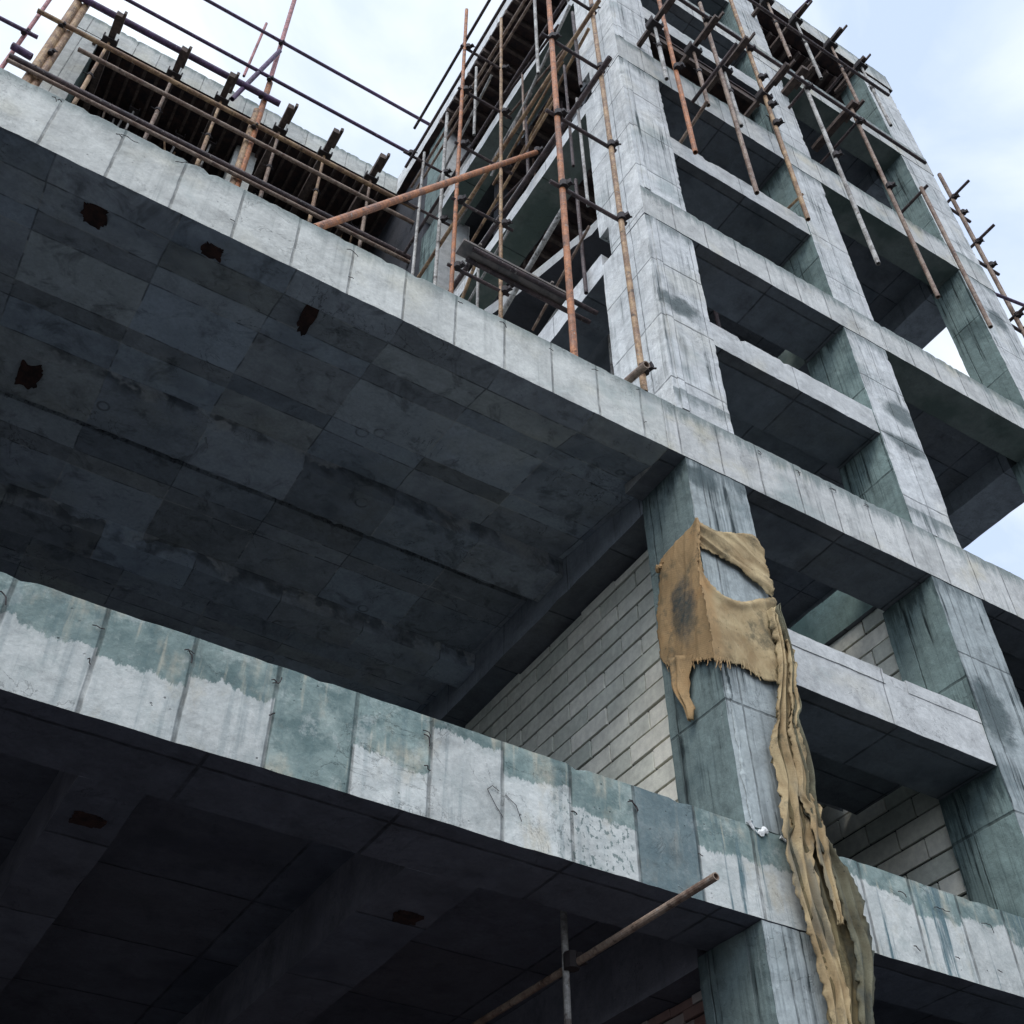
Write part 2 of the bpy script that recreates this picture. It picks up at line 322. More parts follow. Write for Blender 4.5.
M['cloth_fold_shade'] = cloth_mat('fold_shade_tarpaulin', (.42, .44, .42))  # back layer, shade between the folds put into its colour
M['cloth_grey'] = cloth_mat('grey_green_tarpaulin', (.36, .44, .52))

# ------------------------------------------------------------------ object helpers
def setp(o, label=None, cat=None, group=None, kind=None):
    if label: o['label'] = label
    if cat: o['category'] = cat
    if group: o['group'] = group
    if kind: o['kind'] = kind
    return o
def thing(name, label, cat, loc=(0, 0, 0), group=None):
    o = bpy.data.objects.new(name, None); C.objects.link(o)
    o.location = Vector(loc) * S; o.empty_display_size = .2
    return setp(o, label, cat, group)

class MB:
    def __init__(s): s.v = []; s.f = []; s.mi = []; s.tone = []
    def quad(s, pts, mi=0, tone=0.):
        k = len(s.v); s.v += [tuple(p) for p in pts]; s.f.append(tuple(range(k, k + len(pts)))); s.mi.append(mi); s.tone.append(tone)
    def grid(s, f, nu, nv, mi=0, flip=False):
        k = len(s.v)
        for j in range(nv + 1):
            for i in range(nu + 1): s.v.append(tuple(f(i / nu, j / nv)))
        for j in range(nv):
            for i in range(nu):
                a = k + j * (nu + 1) + i; q = (a, a + 1, a + nu + 2, a + nu + 1)
                s.f.append(q[::-1] if flip else q); s.mi.append(mi); s.tone.append(0.)
    def box(s, x0, x1, y0, y1, z0, z1, mi=0, tone=0., mi_map=None, step=None, jit=0.):
        """six faces; order -x +x -y +y -z +z; with step set it is subdivided and roughened"""
        mm = mi_map or {}
        if step is None:
            P = [(x, y, z) for z in (z0, z1) for y in (y0, y1) for x in (x0, x1)]
            k = len(s.v); s.v += P
            for nm, q in (('-x', (0,4,6,2)), ('+x', (1,3,7,5)), ('-y', (0,1,5,4)), ('+y', (2,6,7,3)), ('-z', (0,2,3,1)), ('+z', (4,5,7,6))):
                s.f.append(tuple(k + i for i in q)); s.mi.append(mm.get(nm, mi)); s.tone.append(tone)
            return
        n = [max(1, min(260, int(round((b - a) / step)))) for a, b in ((x0,x1),(y0,y1),(z0,z1))]
        def J(p):
            p = Vector(p); a = noise.noise_vector(p * 1.7) * jit + noise.noise_vector(p * 6.3 + Vector((9,2,4))) * jit * .8
            return p + a
        L = lambda a, b, t: a + (b - a) * t
        idx = {}
        def vid(i, j, k_):
            key = (i, j, k_)
            if key not in idx:
                idx[key] = len(s.v)
                s.v.append(tuple(J((L(x0,x1,i/n[0]), L(y0,y1,j/n[1]), L(z0,z1,k_/n[2])))))
            return idx[key]
        def add(q, nm): s.f.append(q); s.mi.append(mm.get(nm, mi)); s.tone.append(tone)
        for j in range(n[1]):
            for k_ in range(n[2]):
                add((vid(0,j,k_), vid(0,j,k_+1), vid(0,j+1,k_+1), vid(0,j+1,k_)), '-x')
                add((vid(n[0],j,k_), vid(n[0],j+1,k_), vid(n[0],j+1,k_+1), vid(n[0],j,k_+1)), '+x')
        for i in range(n[0]):
            for k_ in range(n[2]):
                add((vid(i,0,k_), vid(i+1,0,k_), vid(i+1,0,k_+1), vid(i,0,k_+1)), '-y')
                add((vid(i,n[1],k_), vid(i,n[1],k_+1), vid(i+1,n[1],k_+1), vid(i+1,n[1],k_)), '+y')
        for i in range(n[0]):
            for j in range(n[1]):
                add((vid(i,j,0), vid(i,j+1,0), vid(i+1,j+1,0), vid(i+1,j,0)), '-z')
                add((vid(i,j,n[2]), vid(i+1,j,n[2]), vid(i+1,j+1,n[2]), vid(i,j+1,n[2])), '+z')
    def tube(s, a, b, r=.07, n=10, mi=0, hollow=True):
        a, b = Vector(a), Vector(b); d = (b - a).normalized()
        u = d.cross(Vector((.3, .1, 1)) if abs(d.z) < .9 else Vector((1, 0, 0))).normalized(); w = d.cross(u)
        k = len(s.v); ri = r * .72
        rings = [(a, r), (b, r)] + ([(a, ri), (b, ri)] if hollow else [])
        for c, rr in rings:
            for i in range(n):
                t = 2 * math.pi * i / n; s.v.append(tuple(c + (u * math.cos(t) + w * math.sin(t)) * rr))
        for i in range(n):
            j = (i + 1) % n
            s.f.append((k+i, k+j, k+n+j, k+n+i)); s.mi.append(mi); s.tone.append(0.)
            if hollow:
                s.f.append((k+2*n+i, k+3*n+i, k+3*n+j, k+2*n+j)); s.f.append((k+i, k+2*n+i, k+2*n+j, k+j)); s.f.append((k+n+i, k+n+j, k+3*n+j, k+3*n+i))
                s.mi += [mi]*3; s.tone += [0.]*3
        if not hollow:
            s.f.append(tuple(k+i for i in range(n))[::-1]); s.f.append(tuple(k+n+i for i in range(n))); s.mi += [mi]*2; s.tone += [0.]*2
    def obox(s, c, ax, ay, az, mi=0, jit=0.):
        c = Vector(c); P = []
        for k_ in (-1, 1):
            for j in (-1, 1):
                for i in (-1, 1):
                    p = c + Vector(ax)*i + Vector(ay)*j + Vector(az)*k_
                    P.append(tuple(p + Vector([random.uniform(-jit, jit) for _ in range(3)])))
        k = len(s.v); s.v += P
        for q in ((0,4,6,2),(1,3,7,5),(0,1,5,4),(2,6,7,3),(0,2,3,1),(4,5,7,6)):
            s.f.append(tuple(k + i for i in q)); s.mi.append(mi); s.tone.append(0.)
    def build(s, name, mats, parent=None, smooth=False, tone=False, bevel=0., label=None):
        me = bpy.data.meshes.new(name)
        base = parent_world(parent)
        me.from_pydata([tuple(Vector(v) * S - base) for v in s.v], [], s.f); me.update()
        for m in (mats if isinstance(mats, (list, tuple)) else [mats]): me.materials.append(M[m] if isinstance(m, str) else m)
        me.polygons.foreach_set('material_index', s.mi)
        if smooth: me.polygons.foreach_set('use_smooth', [True] * len(me.polygons))
        if tone:
            at = me.attributes.new('tone', 'FLOAT', 'FACE'); at.data.foreach_set('value', s.tone)
        o = bpy.data.objects.new(name, me); C.objects.link(o)
        if parent: o.parent = parent
        if bevel:
            b = o.modifiers.new('bevel', 'BEVEL'); b.width = bevel * S; b.segments = 2; b.limit_method = 'ANGLE'
        if label: o['label'] = label
        return o
def parent_world(p):
    v = Vector((0, 0, 0))
    while p is not None: v = v + p.location; p = p.parent
    return v
def boxpart(name, mats, parent, dims, mi_map=None, step=.3, jit=.018, **k):
    b = MB(); b.box(*dims, mi_map=mi_map, step=step, jit=jit); return b.build(name, mats, parent, **k)

# ------------------------------------------------------------------ ground
g = MB(); g.quad([(-900,-900,GZ),(900,-900,GZ),(900,900,GZ),(-900,900,GZ)])
setp(g.build('ground', 'ground'), kind='structure')

# ------------------------------------------------------------------ the unfinished concrete building
B = thing('concrete_building', 'unfinished bare concrete building of open floors around a tall corner column', 'building', (10.5, 10, GZ))
XL = -16.0
# level: (bottom, top) of the floor bands on the facade, and the half-landing beams of the stair bay
BAND = [(6.42, 7.72), (14.92, 16.3), (23.12, 24.32), (31.42, 32.88), (38.98, 40.25)]
MID = [(10.6, 11.66), (19.14, 19.95), (27.3, 28.15), (35.85, 36.72), (43.3, 44.1)]
ROOF = (46.15, 47.5)
def rough_top_beam(name, mats, x0, x1, y0, y1, z0, z1, mi_map, chips=.035, parent=B, seedv=0.):
    b = MB(); b.box(x0, x1, y0, y1, z0, z1, mi_map=mi_map, step=.11, jit=.008)
    # ragged arrises: the top and bottom front edges are broken
    for i, (x, y, z) in enumerate(b.v):
        p = Vector((x * 3.1 + seedv, y * 2, z * 2))
        e = max(0, noise.noise(p * .9) * .35 + noise.noise(p * 3.1) * .9 + noise.noise(p * 7.7) * .7 - .18)
        if abs(z - z1) < .04: z -= e * chips * 1.6; y += e * chips if abs(y - y0) < .05 else 0
        elif abs(z - z0) < .04 and abs(y - y0) < .05: z += e * chips * .6; y += e * chips * .5
        b.v[i] = (x, y, z)
    return b.build(name, mats, parent)
# long front bands left of the corner column (and across it)
rough_top_beam('edge_beam', ['lower_band', 'soffit_low_shade'], XL, 24.9, 10, 11.1, *BAND[0], {'-z': 1, '+y': 1}, .05)
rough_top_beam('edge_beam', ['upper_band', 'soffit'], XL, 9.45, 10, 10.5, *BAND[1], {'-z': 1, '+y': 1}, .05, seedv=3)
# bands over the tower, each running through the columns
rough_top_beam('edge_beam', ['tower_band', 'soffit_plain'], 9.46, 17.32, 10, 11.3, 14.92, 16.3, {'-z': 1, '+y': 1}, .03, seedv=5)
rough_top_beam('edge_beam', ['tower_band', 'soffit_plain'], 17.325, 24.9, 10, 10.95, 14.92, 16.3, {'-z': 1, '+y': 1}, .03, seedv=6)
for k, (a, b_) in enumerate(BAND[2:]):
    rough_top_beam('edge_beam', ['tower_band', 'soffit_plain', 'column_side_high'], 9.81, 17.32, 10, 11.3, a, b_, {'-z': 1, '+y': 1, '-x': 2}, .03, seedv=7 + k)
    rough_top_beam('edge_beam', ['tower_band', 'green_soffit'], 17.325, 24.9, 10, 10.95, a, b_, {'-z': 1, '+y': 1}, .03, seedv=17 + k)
for k, (a, b_) in enumerate(MID):
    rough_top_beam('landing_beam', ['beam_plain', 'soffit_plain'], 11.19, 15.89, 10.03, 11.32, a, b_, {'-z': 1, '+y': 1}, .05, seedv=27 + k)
# small proud lip on the lowest landing beam
boxpart('curb', ['beam_plain'], B, (11.3, 13.55, 10.012, 10.3, 11.42, 11.72), step=.2, jit=.012)
boxpart('curb', ['beam_plain'], B, (14.1, 15.86, 10.016, 10.3, 11.44, 11.70), step=.2, jit=.012)
# columns, cast storey by storey between the bands
levels = [GZ] + [z for b_ in BAND for z in b_] + [ROOF[0]]
def column(x0, x1, y0, y1, z0, z1, mats, mi_map={'-x': 1}):
    b = MB(); b.box(x0, x1, y0, y1, z0, z1, mi_map=mi_map, step=.13, jit=.012)
    for i, (x, y, z) in enumerate(b.v):      # worn, chipped vertical arrises
        if abs(y - y0) < .04:
            for xe, sg in ((x0, 1), (x1, -1)):
                if abs(x - xe) < .04:
                    p = Vector((xe * 7, 0, z)); e = max(0, noise.noise(p * 1.1) * .6 + noise.noise(p * 4.7) * .7 - .1)
                    x += sg * e * .035; y += e * .04
        b.v[i] = (x, y, z)
    return b.build('column', mats, B)
segs = [(levels[i], levels[i + 1]) for i in range(0, len(levels), 2)]
for i, (a, b_) in enumerate(segs):
    a += .012 if i else 0; b_ -= .012
    low = i < 2
    hi = i >= 2
    column(9.82, 11.19, 10.014, 11.30 if low else 11.68, a, b_, ['column_low', 'column_side_low'] if low else ['column_high', 'column_side_high'])
    column(15.9, 17.31, 10.014, 11.36, a, b_, ['column_low' if low else 'column_high', 'column_teal'])
    column(23.2, 24.88, 10.014, 11.16, a, b_, ['column_low' if low else 'column_high', 'column_teal'])
    # the row of columns deeper inside
    for x in (9.82, 15.9, 23.2):
        column(x + (.01 if x < 10 else 0), x + 1.35, 20.9, 22.3, a, b_, ['column_low' if low else 'beam_plain', 'column_teal'])
# corner arris strip: narrow raised mortar fillets on the corner column
for i, (a, b_) in enumerate(segs[2:5]):
    boxpart('corner_fillet', ['column_high'], B, (9.95, 10.12, 9.985, 10.012, a + .02, b_ - .02), step=.2, jit=.010)
def rope(name, m, pts, rmin, rmax, flatk=.5, parent=B, freq=3., n=7):
    """one continuous ragged bead along a polyline"""
    b = MB(); pts = [Vector(p) for p in pts]
    k0 = 0
    for i, p in enumerate(pts):
        q = noise.noise(p * freq) * .5 + noise.noise(p * freq * 3) * .5 + .5
        r = rmin + (rmax - rmin) * max(0, min(1, q)) ** 1.5
        d = (pts[min(i + 1, len(pts) - 1)] - pts[max(0, i - 1)]).normalized()
        u = d.cross(Vector((.2, 1, .1))).normalized(); w = d.cross(u)
        for t in range(n):
            a = math.tau * t / n; rr = r * (1 + .45 * noise.noise(p * 9 + Vector((t, 0, 0))))
            b.v.append(tuple(p + u * math.cos(a) * rr + w * math.sin(a) * rr * flatk))
        if i:
            for t in range(n):
                t2 = (t + 1) % n; b.f.append((k0 + t, k0 + t2, k0 + n + t2, k0 + n + t)); b.mi.append(0); b.tone.append(0.)
            k0 += n
    b.f.append(tuple(range(n))[::-1]); b.f.append(tuple(range(k0, k0 + n))); b.mi += [0, 0]; b.tone += [0., 0.]
    return b.build(name, m, parent)
rope('mortar_ridge', 'column_low', [(9.93 + .05 * noise.noise(Vector((0, 0, z * .9))), 10.0, z) for z in [7.8 + .05 * i for i in range(62)]], .006, .055, .4)
rope('mortar_ridge', 'column_low', [(9.84, 10.0, z) for z in [12.9 + .06 * i for i in range(32)]], .004, .03, .5)

# terrace slab over the open hall: stepped soffit profile drawn along X
prof = [(10.5,14.95),(11.25,15.16),(13.9,15.5),(13.92,15.08),(14.85,15.08),(14.87,15.42),(15.14,15.42),(15.17,15.5),(15.26,15.5),(15.28,15.4),(17.4,15.42),(17.42,15.0),(18.15,15.0),(18.17,15.42),(20.9,15.42),(20.92,14.9),(21.9,14.9),(21.92,15.4),(26.5,15.4),(26.5,16.27),(10.5,16.27)]
b = MB(); nx = 60
for i, (y0, z0) in enumerate(prof):
    y1, z1 = prof[(i + 1) % len(prof)]
    seg = max(1, int(math.hypot(y1 - y0, z1 - z0) / .35)) if z0 < 16 and z1 < 16 else 1
    def f(u, v, y0=y0, z0=z0, y1=y1, z1=z1):
        p = Vector((XL + (9.83 - XL) * u, y0 + (y1 - y0) * v, z0 + (z1 - z0) * v))
        return p + noise.noise_vector(p * 1.3) * .02
    b.grid(f, nx, seg, flip=False)
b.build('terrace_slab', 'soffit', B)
# leaked mortar lip along the construction joint under the slab
rope('mortar_lip', 'beam_side', [(-6 + .07 * i, 15.16 + .05 * noise.noise(Vector((i * .05, 1, 1))), 15.41) for i in range(215)], .002, .07, .6, freq=3.1)

# depth beam behind the corner column carrying the block wall
boxpart('depth_beam', ['beam_side', 'soffit_plain'], B, (9.84, 11.2, 11.31, 20.88, 14.62, 16.25), {'-z': 1}, step=.35)
boxpart('depth_beam', ['green_beam', 'soffit_plain'], B, (15.92, 17.2, 11.37, 20.88, 15.22, 16.24), {'-z': 1}, step=.35)
# ground-floor ceiling with its downstand beams
boxpart('floor_slab', ['soffit_low_shade'], B, (XL, 11.2, 11.1, 24., 7.28, 7.70), step=.8)
boxpart('floor_slab', ['soffit_low_shade'], B, (11.21, 24.5, 11.37, 24., 7.28, 7.69), step=.8)
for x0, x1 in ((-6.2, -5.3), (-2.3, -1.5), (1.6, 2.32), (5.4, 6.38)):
    boxpart('downstand_beam', ['beam_side_low_shade', 'soffit_low_shade'], B, (x0, x1, 11.1, 23.9, 6.42, 7.28), {'-z': 1}, step=.35)
boxpart('downstand_beam', ['beam_side_low_shade', 'soffit_low_shade'], B, (9.84, 11.2, 11.31, 20.88, 6.3, 7.28), {'-z': 1}, step=.35)
# floors of the right bay with edge beams down the side and on the column line
for k, (a, b_) in enumerate(BAND[1:]):
    boxpart('floor_slab', ['soffit_plain'], B, (17.21 if k == 0 else 17.0, 23.19, 10.96, 23.9, b_ - .5, b_ - .03), step=.7)
    boxpart('depth_beam', ['beam_side', 'soffit_plain'], B, (23.2, 24.6, 11.17, 20.88, a + .02, b_ - .02), step=.4)
    boxpart('cross_beam', ['beam_side', 'soffit_plain'], B, (17.0, 23.19, 16.2, 17.0, a + .1, b_ - .5), {'-z': 1}, step=.4)
    if k:
        boxpart('depth_beam', ['green_soffit', 'soffit_plain'], B, (15.92, 16.99, 11.37, 20.88, a + .1, b_ - .02), {'-z': 1}, step=.4)
# beams on the open left flank of the tower, and the floors and landings of the stair bay
for (a, b_) in ((22.8, 23.66), (30.88, 31.5), (38.8, 39.4)):
    boxpart('depth_beam', ['tower_side', 'green_soffit' if a > 25 else 'soffit_plain'], B, (9.83, 10.88, 11.69 , 20.88, a, b_), {'-z': 1, '+x': 1}, step=.4)  # upper soffits tinted green for light reflected off moss
for k, (a, b_) in enumerate(MID):
    boxpart('landing_slab', ['soffit_plain'], B, (11.0, 15.88, 11.33, 13.2, b_ - .42, b_ - .03), step=.5)
for k, (a, b_) in enumerate(BAND[1:]):
    boxpart('floor_slab', ['interior_shade'], B, (10.9, 15.9, 17.4, 23.9, b_ - .5, b_ - .04), step=.8)
def flight(x0, x1, y0, z0, y1, z1, mats='soffit_plain', th=.34, name='stair_flight', steps=9):
    b = MB()
    d = Vector((0, y1 - y0, z1 - z0)); up = Vector((0, -d.z, d.y)).normalized()
    if up.z < 0: up = -up
    lo = [Vector((0, y0, z0)) - up * th, Vector((0, y1, z1)) - up * th]
    pts = [lo[0], lo[1]]
    top = []
    for i in range(steps):
        ya = y0 + (y1 - y0) * i / steps; yb = y0 + (y1 - y0) * (i + 1) / steps
        zz = z0 + (z1 - z0) * (i + 1) / steps
        top += [Vector((0, ya, zz)), Vector((0, yb, zz))]
    ring = [Vector((0, y0, z0)) - up * th] + [Vector((0, y1, z1)) - up * th] + top[::-1]
    n_ = len(ring)
    A = [Vector((x0, p.y, p.z)) for p in ring]; Bq = [Vector((x1, p.y, p.z)) for p in ring]
    for i in range(n_):
        j = (i + 1) % n_
        b.quad([A[i], A[j], Bq[j], Bq[i]])
    for i in range(steps):
        # side strips
        t0, t1 = i / steps, (i + 1) / steps
        l0 = lo[0].lerp(lo[1], t0); l1 = lo[0].lerp(lo[1], t1)
        u0, u1 = top[2 * i], top[2 * i + 1]
        for xx in (x0, x1): b.quad([Vector((xx, q.y, q.z)) for q in (l0, l1, u1, u0)])
    return b.build(name, mats, B)
tops = [b_ for _, b_ in BAND] + [ROOF[1]]
for k, (a, b_) in enumerate(MID):
    flight(11.25, 13.4, 17.4, tops[k] - .06, 13.2, b_ - .03)
    if k < 4: flight(13.6, 15.8, 13.2, b_ - .03, 17.4, tops[k + 1] - .06)
# cranked stair edge seen on the left flank above the terrace
b = MB()
path = [(11.3, 25.18, 24.92), (12.0, 25.40, 24.98), (12.8, 25.84, 25.5), (13.4, 26.12, 25.72), (14.8, 26.84, 26.4), (16.4, 27.7, 27.2), (18.4, 28.9, 28.4)]
for i in range(len(path) - 1):
    (ya, ta, ba), (yb, tb, bb_) = path[i], path[i + 1]
    for q in ([(9.86,ya,ba),(9.86,ya,ta),(9.86,yb,tb),(9.86,yb,bb_)], [(11.9,ya,ba),(11.9,yb,bb_),(11.9,yb,tb),(11.9,ya,ta)],
              [(9.86,ya,ba),(9.86,yb,bb_),(11.9,yb,bb_),(11.9,ya,ba)], [(9.86,ya,ta),(11.9,ya,ta),(11.9,yb,tb),(9.86,yb,tb)]):
        b.quad(q, mi=1 if q[0][2] == ba and q[2][0] == 11.9 and q[1][0] == 9.86 else 0)
b.build('stair_flight', ['beam_plain', 'interior_shade'], B)
# rear walls added to block light, with inner and end walls closing the interiors
boxpart('added_rear_wall', ['interior_shade'], B, (XL, 26., 24.0, 24.6, GZ, 14.8), step=2.)
boxpart('added_rear_wall', ['interior_shade'], B, (9.9, 26., 24.0, 24.6, 16.3, 46.1), step=2.)
boxpart('end_wall', ['interior_shade'], B, (XL - .6, XL, 10.2, 24.6, GZ, 16.2), step=2.)
boxpart('inner_wall', ['interior_shade'], B, (11.3, 15.8, 19.0, 19.3, GZ, 46.0), step=2.)
boxpart('inner_wall', ['interior_shade'], B, (9.86, 10.2, 22.31, 32.8, 16.3, 46.0), step=2.)
boxpart('end_wall', ['interior_shade'], B, (24.2, 24.6, 11.4, 24., GZ, 7.2), step=2.)
boxpart('end_wall', ['interior_shade'], B, (24.2, 24.6, 11.4, 24., 7.8, 14.8), step=2.)
# tower roof and wing roof
rough_top_beam('roof_beam', ['tower_band', 'plywood'], 9.6, 25.1, 9.95, 10.7, *ROOF, {'-z': 1, '+y': 1}, .03, seedv=50)
boxpart('roof_slab', ['upper_band', 'plywood'], B, (9.6, 25.1, 10.71, 24.6, 46.6, 47.45), {'-z': 1}, step=1.)
boxpart('roof_beam', ['tower_side', 'plywood'], B, (9.55, 10.4, 10.72, 24.96, 46.1, 47.5), {'-z': 1}, step=.4)
rough_top_beam('roof_beam', ['upper_band', 'plywood'], -5.3, 10.3, 25, 25.8, 46.15, 47.5, {'-z': 1, '+y': 1}, .05, seedv=60)
boxpart('roof_slab', ['upper_band', 'plywood'], B, (-5.3, 10.3, 25.81, 32.8, 46.7, 47.42), {'-z': 1}, step=1.)
for k, (a, b_) in enumerate(BAND[2:]):
    rough_top_beam('edge_beam', ['upper_band', 'soffit_plain'], -5.3, 9.8, 25, 25.9, a, b_, {'-z': 1}, .03, seedv=70 + k)
    boxpart('floor_slab', ['soffit_plain'], B, (-5.3, 9.8, 25.91, 32.8, b_ - .5, b_ - .03), step=1.)
zz = [16.3] + [z for b_ in BAND[2:] for z in b_] + [46.13]
for i in range(0, len(zz), 2):
    for x0 in (-5.28, 2.6):
        column(x0, x0 + (1.5 if x0 < 0 else .95), 25.014 if x0 < 0 else 26.2, 26.5 if x0 < 0 else 27.4, zz[i] + .01, zz[i + 1] - .01, ['upper_band', 'column_teal'], {'+x': 1})
boxpart('added_rear_wall', ['interior_shade'], B, (-5.3, 10.4, 32.9, 33.4, 16.3, 46.6), step=2.)
boxpart('end_wall', ['interior_shade'], B, (-5.25, -4.95, 27.6, 32.8, 16.3, 46.6), step=2.)

# block walls: every block modelled, kept in one part per wall
def block_wall(name, mats, x, y0, y1, z0, z1, h, l, gap, label, ragged=0., th=.5, stack=.5, tone=lambda y, z: random.random()):
    b = MB()
    b.box(x + .05, x + th, y0, y1, z0, z1, mi=1)
    z = z0; row = 0
    while z < z1 - .05:
        off = (row % 2) * stack * l + random.uniform(-.04, .04)
        y = y0 - l + off % l
        top = min(z + h - gap, z1)
        while y < y1:
            a, c_ = max(y + gap * .42, y0), min(y + l - gap * .42, y1)
            if c_ - a > .08:
                dx = random.uniform(-.012, .012); t = top
                if top > z1 - .2 and ragged: t = top - random.uniform(0, ragged)
                sk = random.uniform(-.008, .008)
                b.box(x + dx, x + .09, a, c_, z + sk, t + sk, mi=0, tone=tone(y, z))
            y += l
        z += h; row += 1
    return b.build(name, mats, B, tone=True, label=label, bevel=.008)
def tone_a(y, z): return min(1, max(0, .52 + (13.5 - y) * .05 + random.gauss(0, .2)))
block_wall('block_wall', ['aac', 'mortar'], 10.4, 11.31, 20.8, 7.72, 14.6, .39, 1.15, .045, 'pale block wall behind the corner column', .12, tone=tone_a)
block_wall('block_wall', ['aac', 'mortar'], 16.02, 11.37, 20.8, 7.72, 15.2, .42, 1.2, .045, 'pale block wall inside the stair bay')
block_wall('brick_wall', ['old_brick', 'mortar'], 10.3, 11.31, 20.8, GZ, 6.28, .16, .50, .022, 'old dark brick wall under the lowest floor',
           tone=lambda y, z: random.choice((0, .1, .2, .9, .6)) if z > 5.2 else random.random() * .3)

# rust plates, darkened like shaded recesses, under the terrace, wire stubs on the bands, bits of debris on the beams
def blob_plate(name, m, c, rx, ry, zt, n=40):
    b = MB(); top, bot = [], []
    for i in range(n):
        t = 2 * math.pi * i / n; q = 1 + .3 * noise.noise(Vector((math.cos(t) * 1.5 + c[0] * 5, math.sin(t) * 1.5, c[1]))) + .35 * noise.noise(Vector((math.cos(t) * 5 + c[0] * 5, math.sin(t) * 5, c[1])))
        ex = abs(math.cos(t)) ** .5 * math.copysign(1, math.cos(t)); ey = abs(math.sin(t)) ** .5 * math.copysign(1, math.sin(t))
        bot.append((c[0] + ex * rx * q, c[1] + ey * ry * q, c[2])); top.append((c[0] + ex * rx * q, c[1] + ey * ry * q, c[2] + zt))
    b.quad(bot[::-1]); b.quad(top)
    for i in range(n): b.quad([bot[i], bot[(i+1) % n], top[(i+1) % n], top[i]])
    return b.build(name, m, B)
blob_plate('dark_rust_plate', 'rust', (-.52, 10.72, 14.97), .17, .17, .06)
blob_plate('dark_rust_plate', 'rust', (1.18, 10.36, 14.885), .16, .11, .06)
blob_plate('dark_rust_plate', 'rust', (-.56, 14.3, 15.03), .17, .26, .06)
blob_plate('dark_rust_plate', 'rust', (2.92, 10.68, 14.96), .11, .42, .06)
blob_plate('dark_rust_plate', 'rust', (1.95, 11.9, 6.38), .16, .12, .05)
blob_plate('dark_rust_plate', 'rust', (6.0, 12.2, 6.38), .16, .12, .05)
def wire(pts, r=.014, name='rebar_hook', m='rebar'):
    b = MB()
    for p, q in zip(pts[:-1], pts[1:]): b.tube(p, q, r, 5, hollow=False)
    return b.build(name, m, B)
def hook(x, z, y=9.97, q=1.0):
    pts = []; ang = random.uniform(-.6, .6); L_ = random.uniform(.06, .17) * q
    p = Vector((x - L_ * .8 + random.uniform(-.05, .03), y, z + random.uniform(-.05, .05)))
    d = Vector((math.cos(ang), -.1, math.sin(ang) * .5))
    for i in range(random.choice((4, 5, 6))):
        pts.append(tuple(p)); p = p + d * L_ * .35
        p.y = min(9.985, y - random.uniform(0, .03))
        d = (d + Vector((random.uniform(-.5, .3), 0, random.uniform(-.9, .35)))).normalized()
    wire(pts, random.uniform(.005, .008))
for k in range(-2, 10):
    x = .38 + .953 * k
    for j in range(random.choice((0, 1, 1, 2))): hook(x + random.uniform(-.08, .1), 16.1 + random.uniform(-.1, .05), 9.95)
    if random.random() < .3: hook(x, 15.3, q=.5)
for k in range(-1, 9):
    x = 1.27 + .957 * k
    for j in range(random.choice((0, 1, 2))): hook(x, 7.48)
    if k % 2 == 0: hook(x, 7.0, q=.6)
wire([(6.0,9.985,7.02),(5.9,9.975,7.06),(5.84,9.985,7.0),(5.95,9.98,6.82),(6.05,9.985,6.7)], .004); wire([(6.08,9.985,7.0),(6.22,9.975,6.9),(6.3,9.985,6.72)], .004)
for k, x in enumerate((11.75, 12.7, 13.6, 14.5)):
    hook(x, 16.08); hook(x, 16.05, q=.7)
for x in (12.6, 13.3, 14.2): hook(x, 7.4); hook(x, 6.7, q=.6)
b = MB()
for i in range(60):
    x = random.uniform(9.2, 11.0) if i < 14 else random.uniform(11.3, 15.8)
    zt, y = (16.3, 10.1) if i < 14 else ((19.93, 10.2) if i % 2 else (24.3, 10.2))
    r = random.uniform(.012, .045)
    b.obox((x, y + random.uniform(-.08, .3), zt + r * .4), (r, r*.3, 0), (-r*.2, r, 0), (0, 0, r*.7), jit=.03)
b.build('mortar_rubble', 'tower_band', B)

# white foam lump at the column joint
fo = thing('foam_lump', 'small crumbled white lump stuck in the corner column joint beside the tarp', 'debris', (10.1, 9.98, 7.7))
rope('foam', 'foam', [(9.84 + .022 * i, 9.975, 7.76 - .10 * math.sin(i * .25) + .03 * noise.noise(Vector((i * .9, 2, 2))) - .004 * i) for i in range(14)], .008, .075, .6, parent=fo, freq=6., n=9)
rope('foam', 'foam', [(10.38 + .02 * i, 9.975, 7.68 + .05 * noise.noise(Vector((i * .9, 5, 2))) - .006 * i) for i in range(12)], .006, .04, .6, parent=fo, freq=6., n=9)

# ------------------------------------------------------------------ scaffolds
R0 = .058
def pole(name, m, parent, a, b_, r=R0):
    mb = MB(); mb.tube(a, b_, r, 12); return mb.build(name, m, parent, smooth=False)
def coupler(parent, p, ax=(0, 0, 1)):
    mb = MB(); p = Vector(p); a = Vector(ax)
    mb.tube(p - a * .10, p + a * .10, .10, 8, hollow=False)
    mb.obox(p + Vector((.08, -.09, .02)), (.05, .02, 0), (-.02, .06, 0), (0, 0, .06), jit=.015)
    mb.tube(p + Vector((.05, -.05, 0)), p + Vector((.2, -.12, .03)), .022, 6, hollow=False)
    return mb.build('coupler', 'coupler', parent)

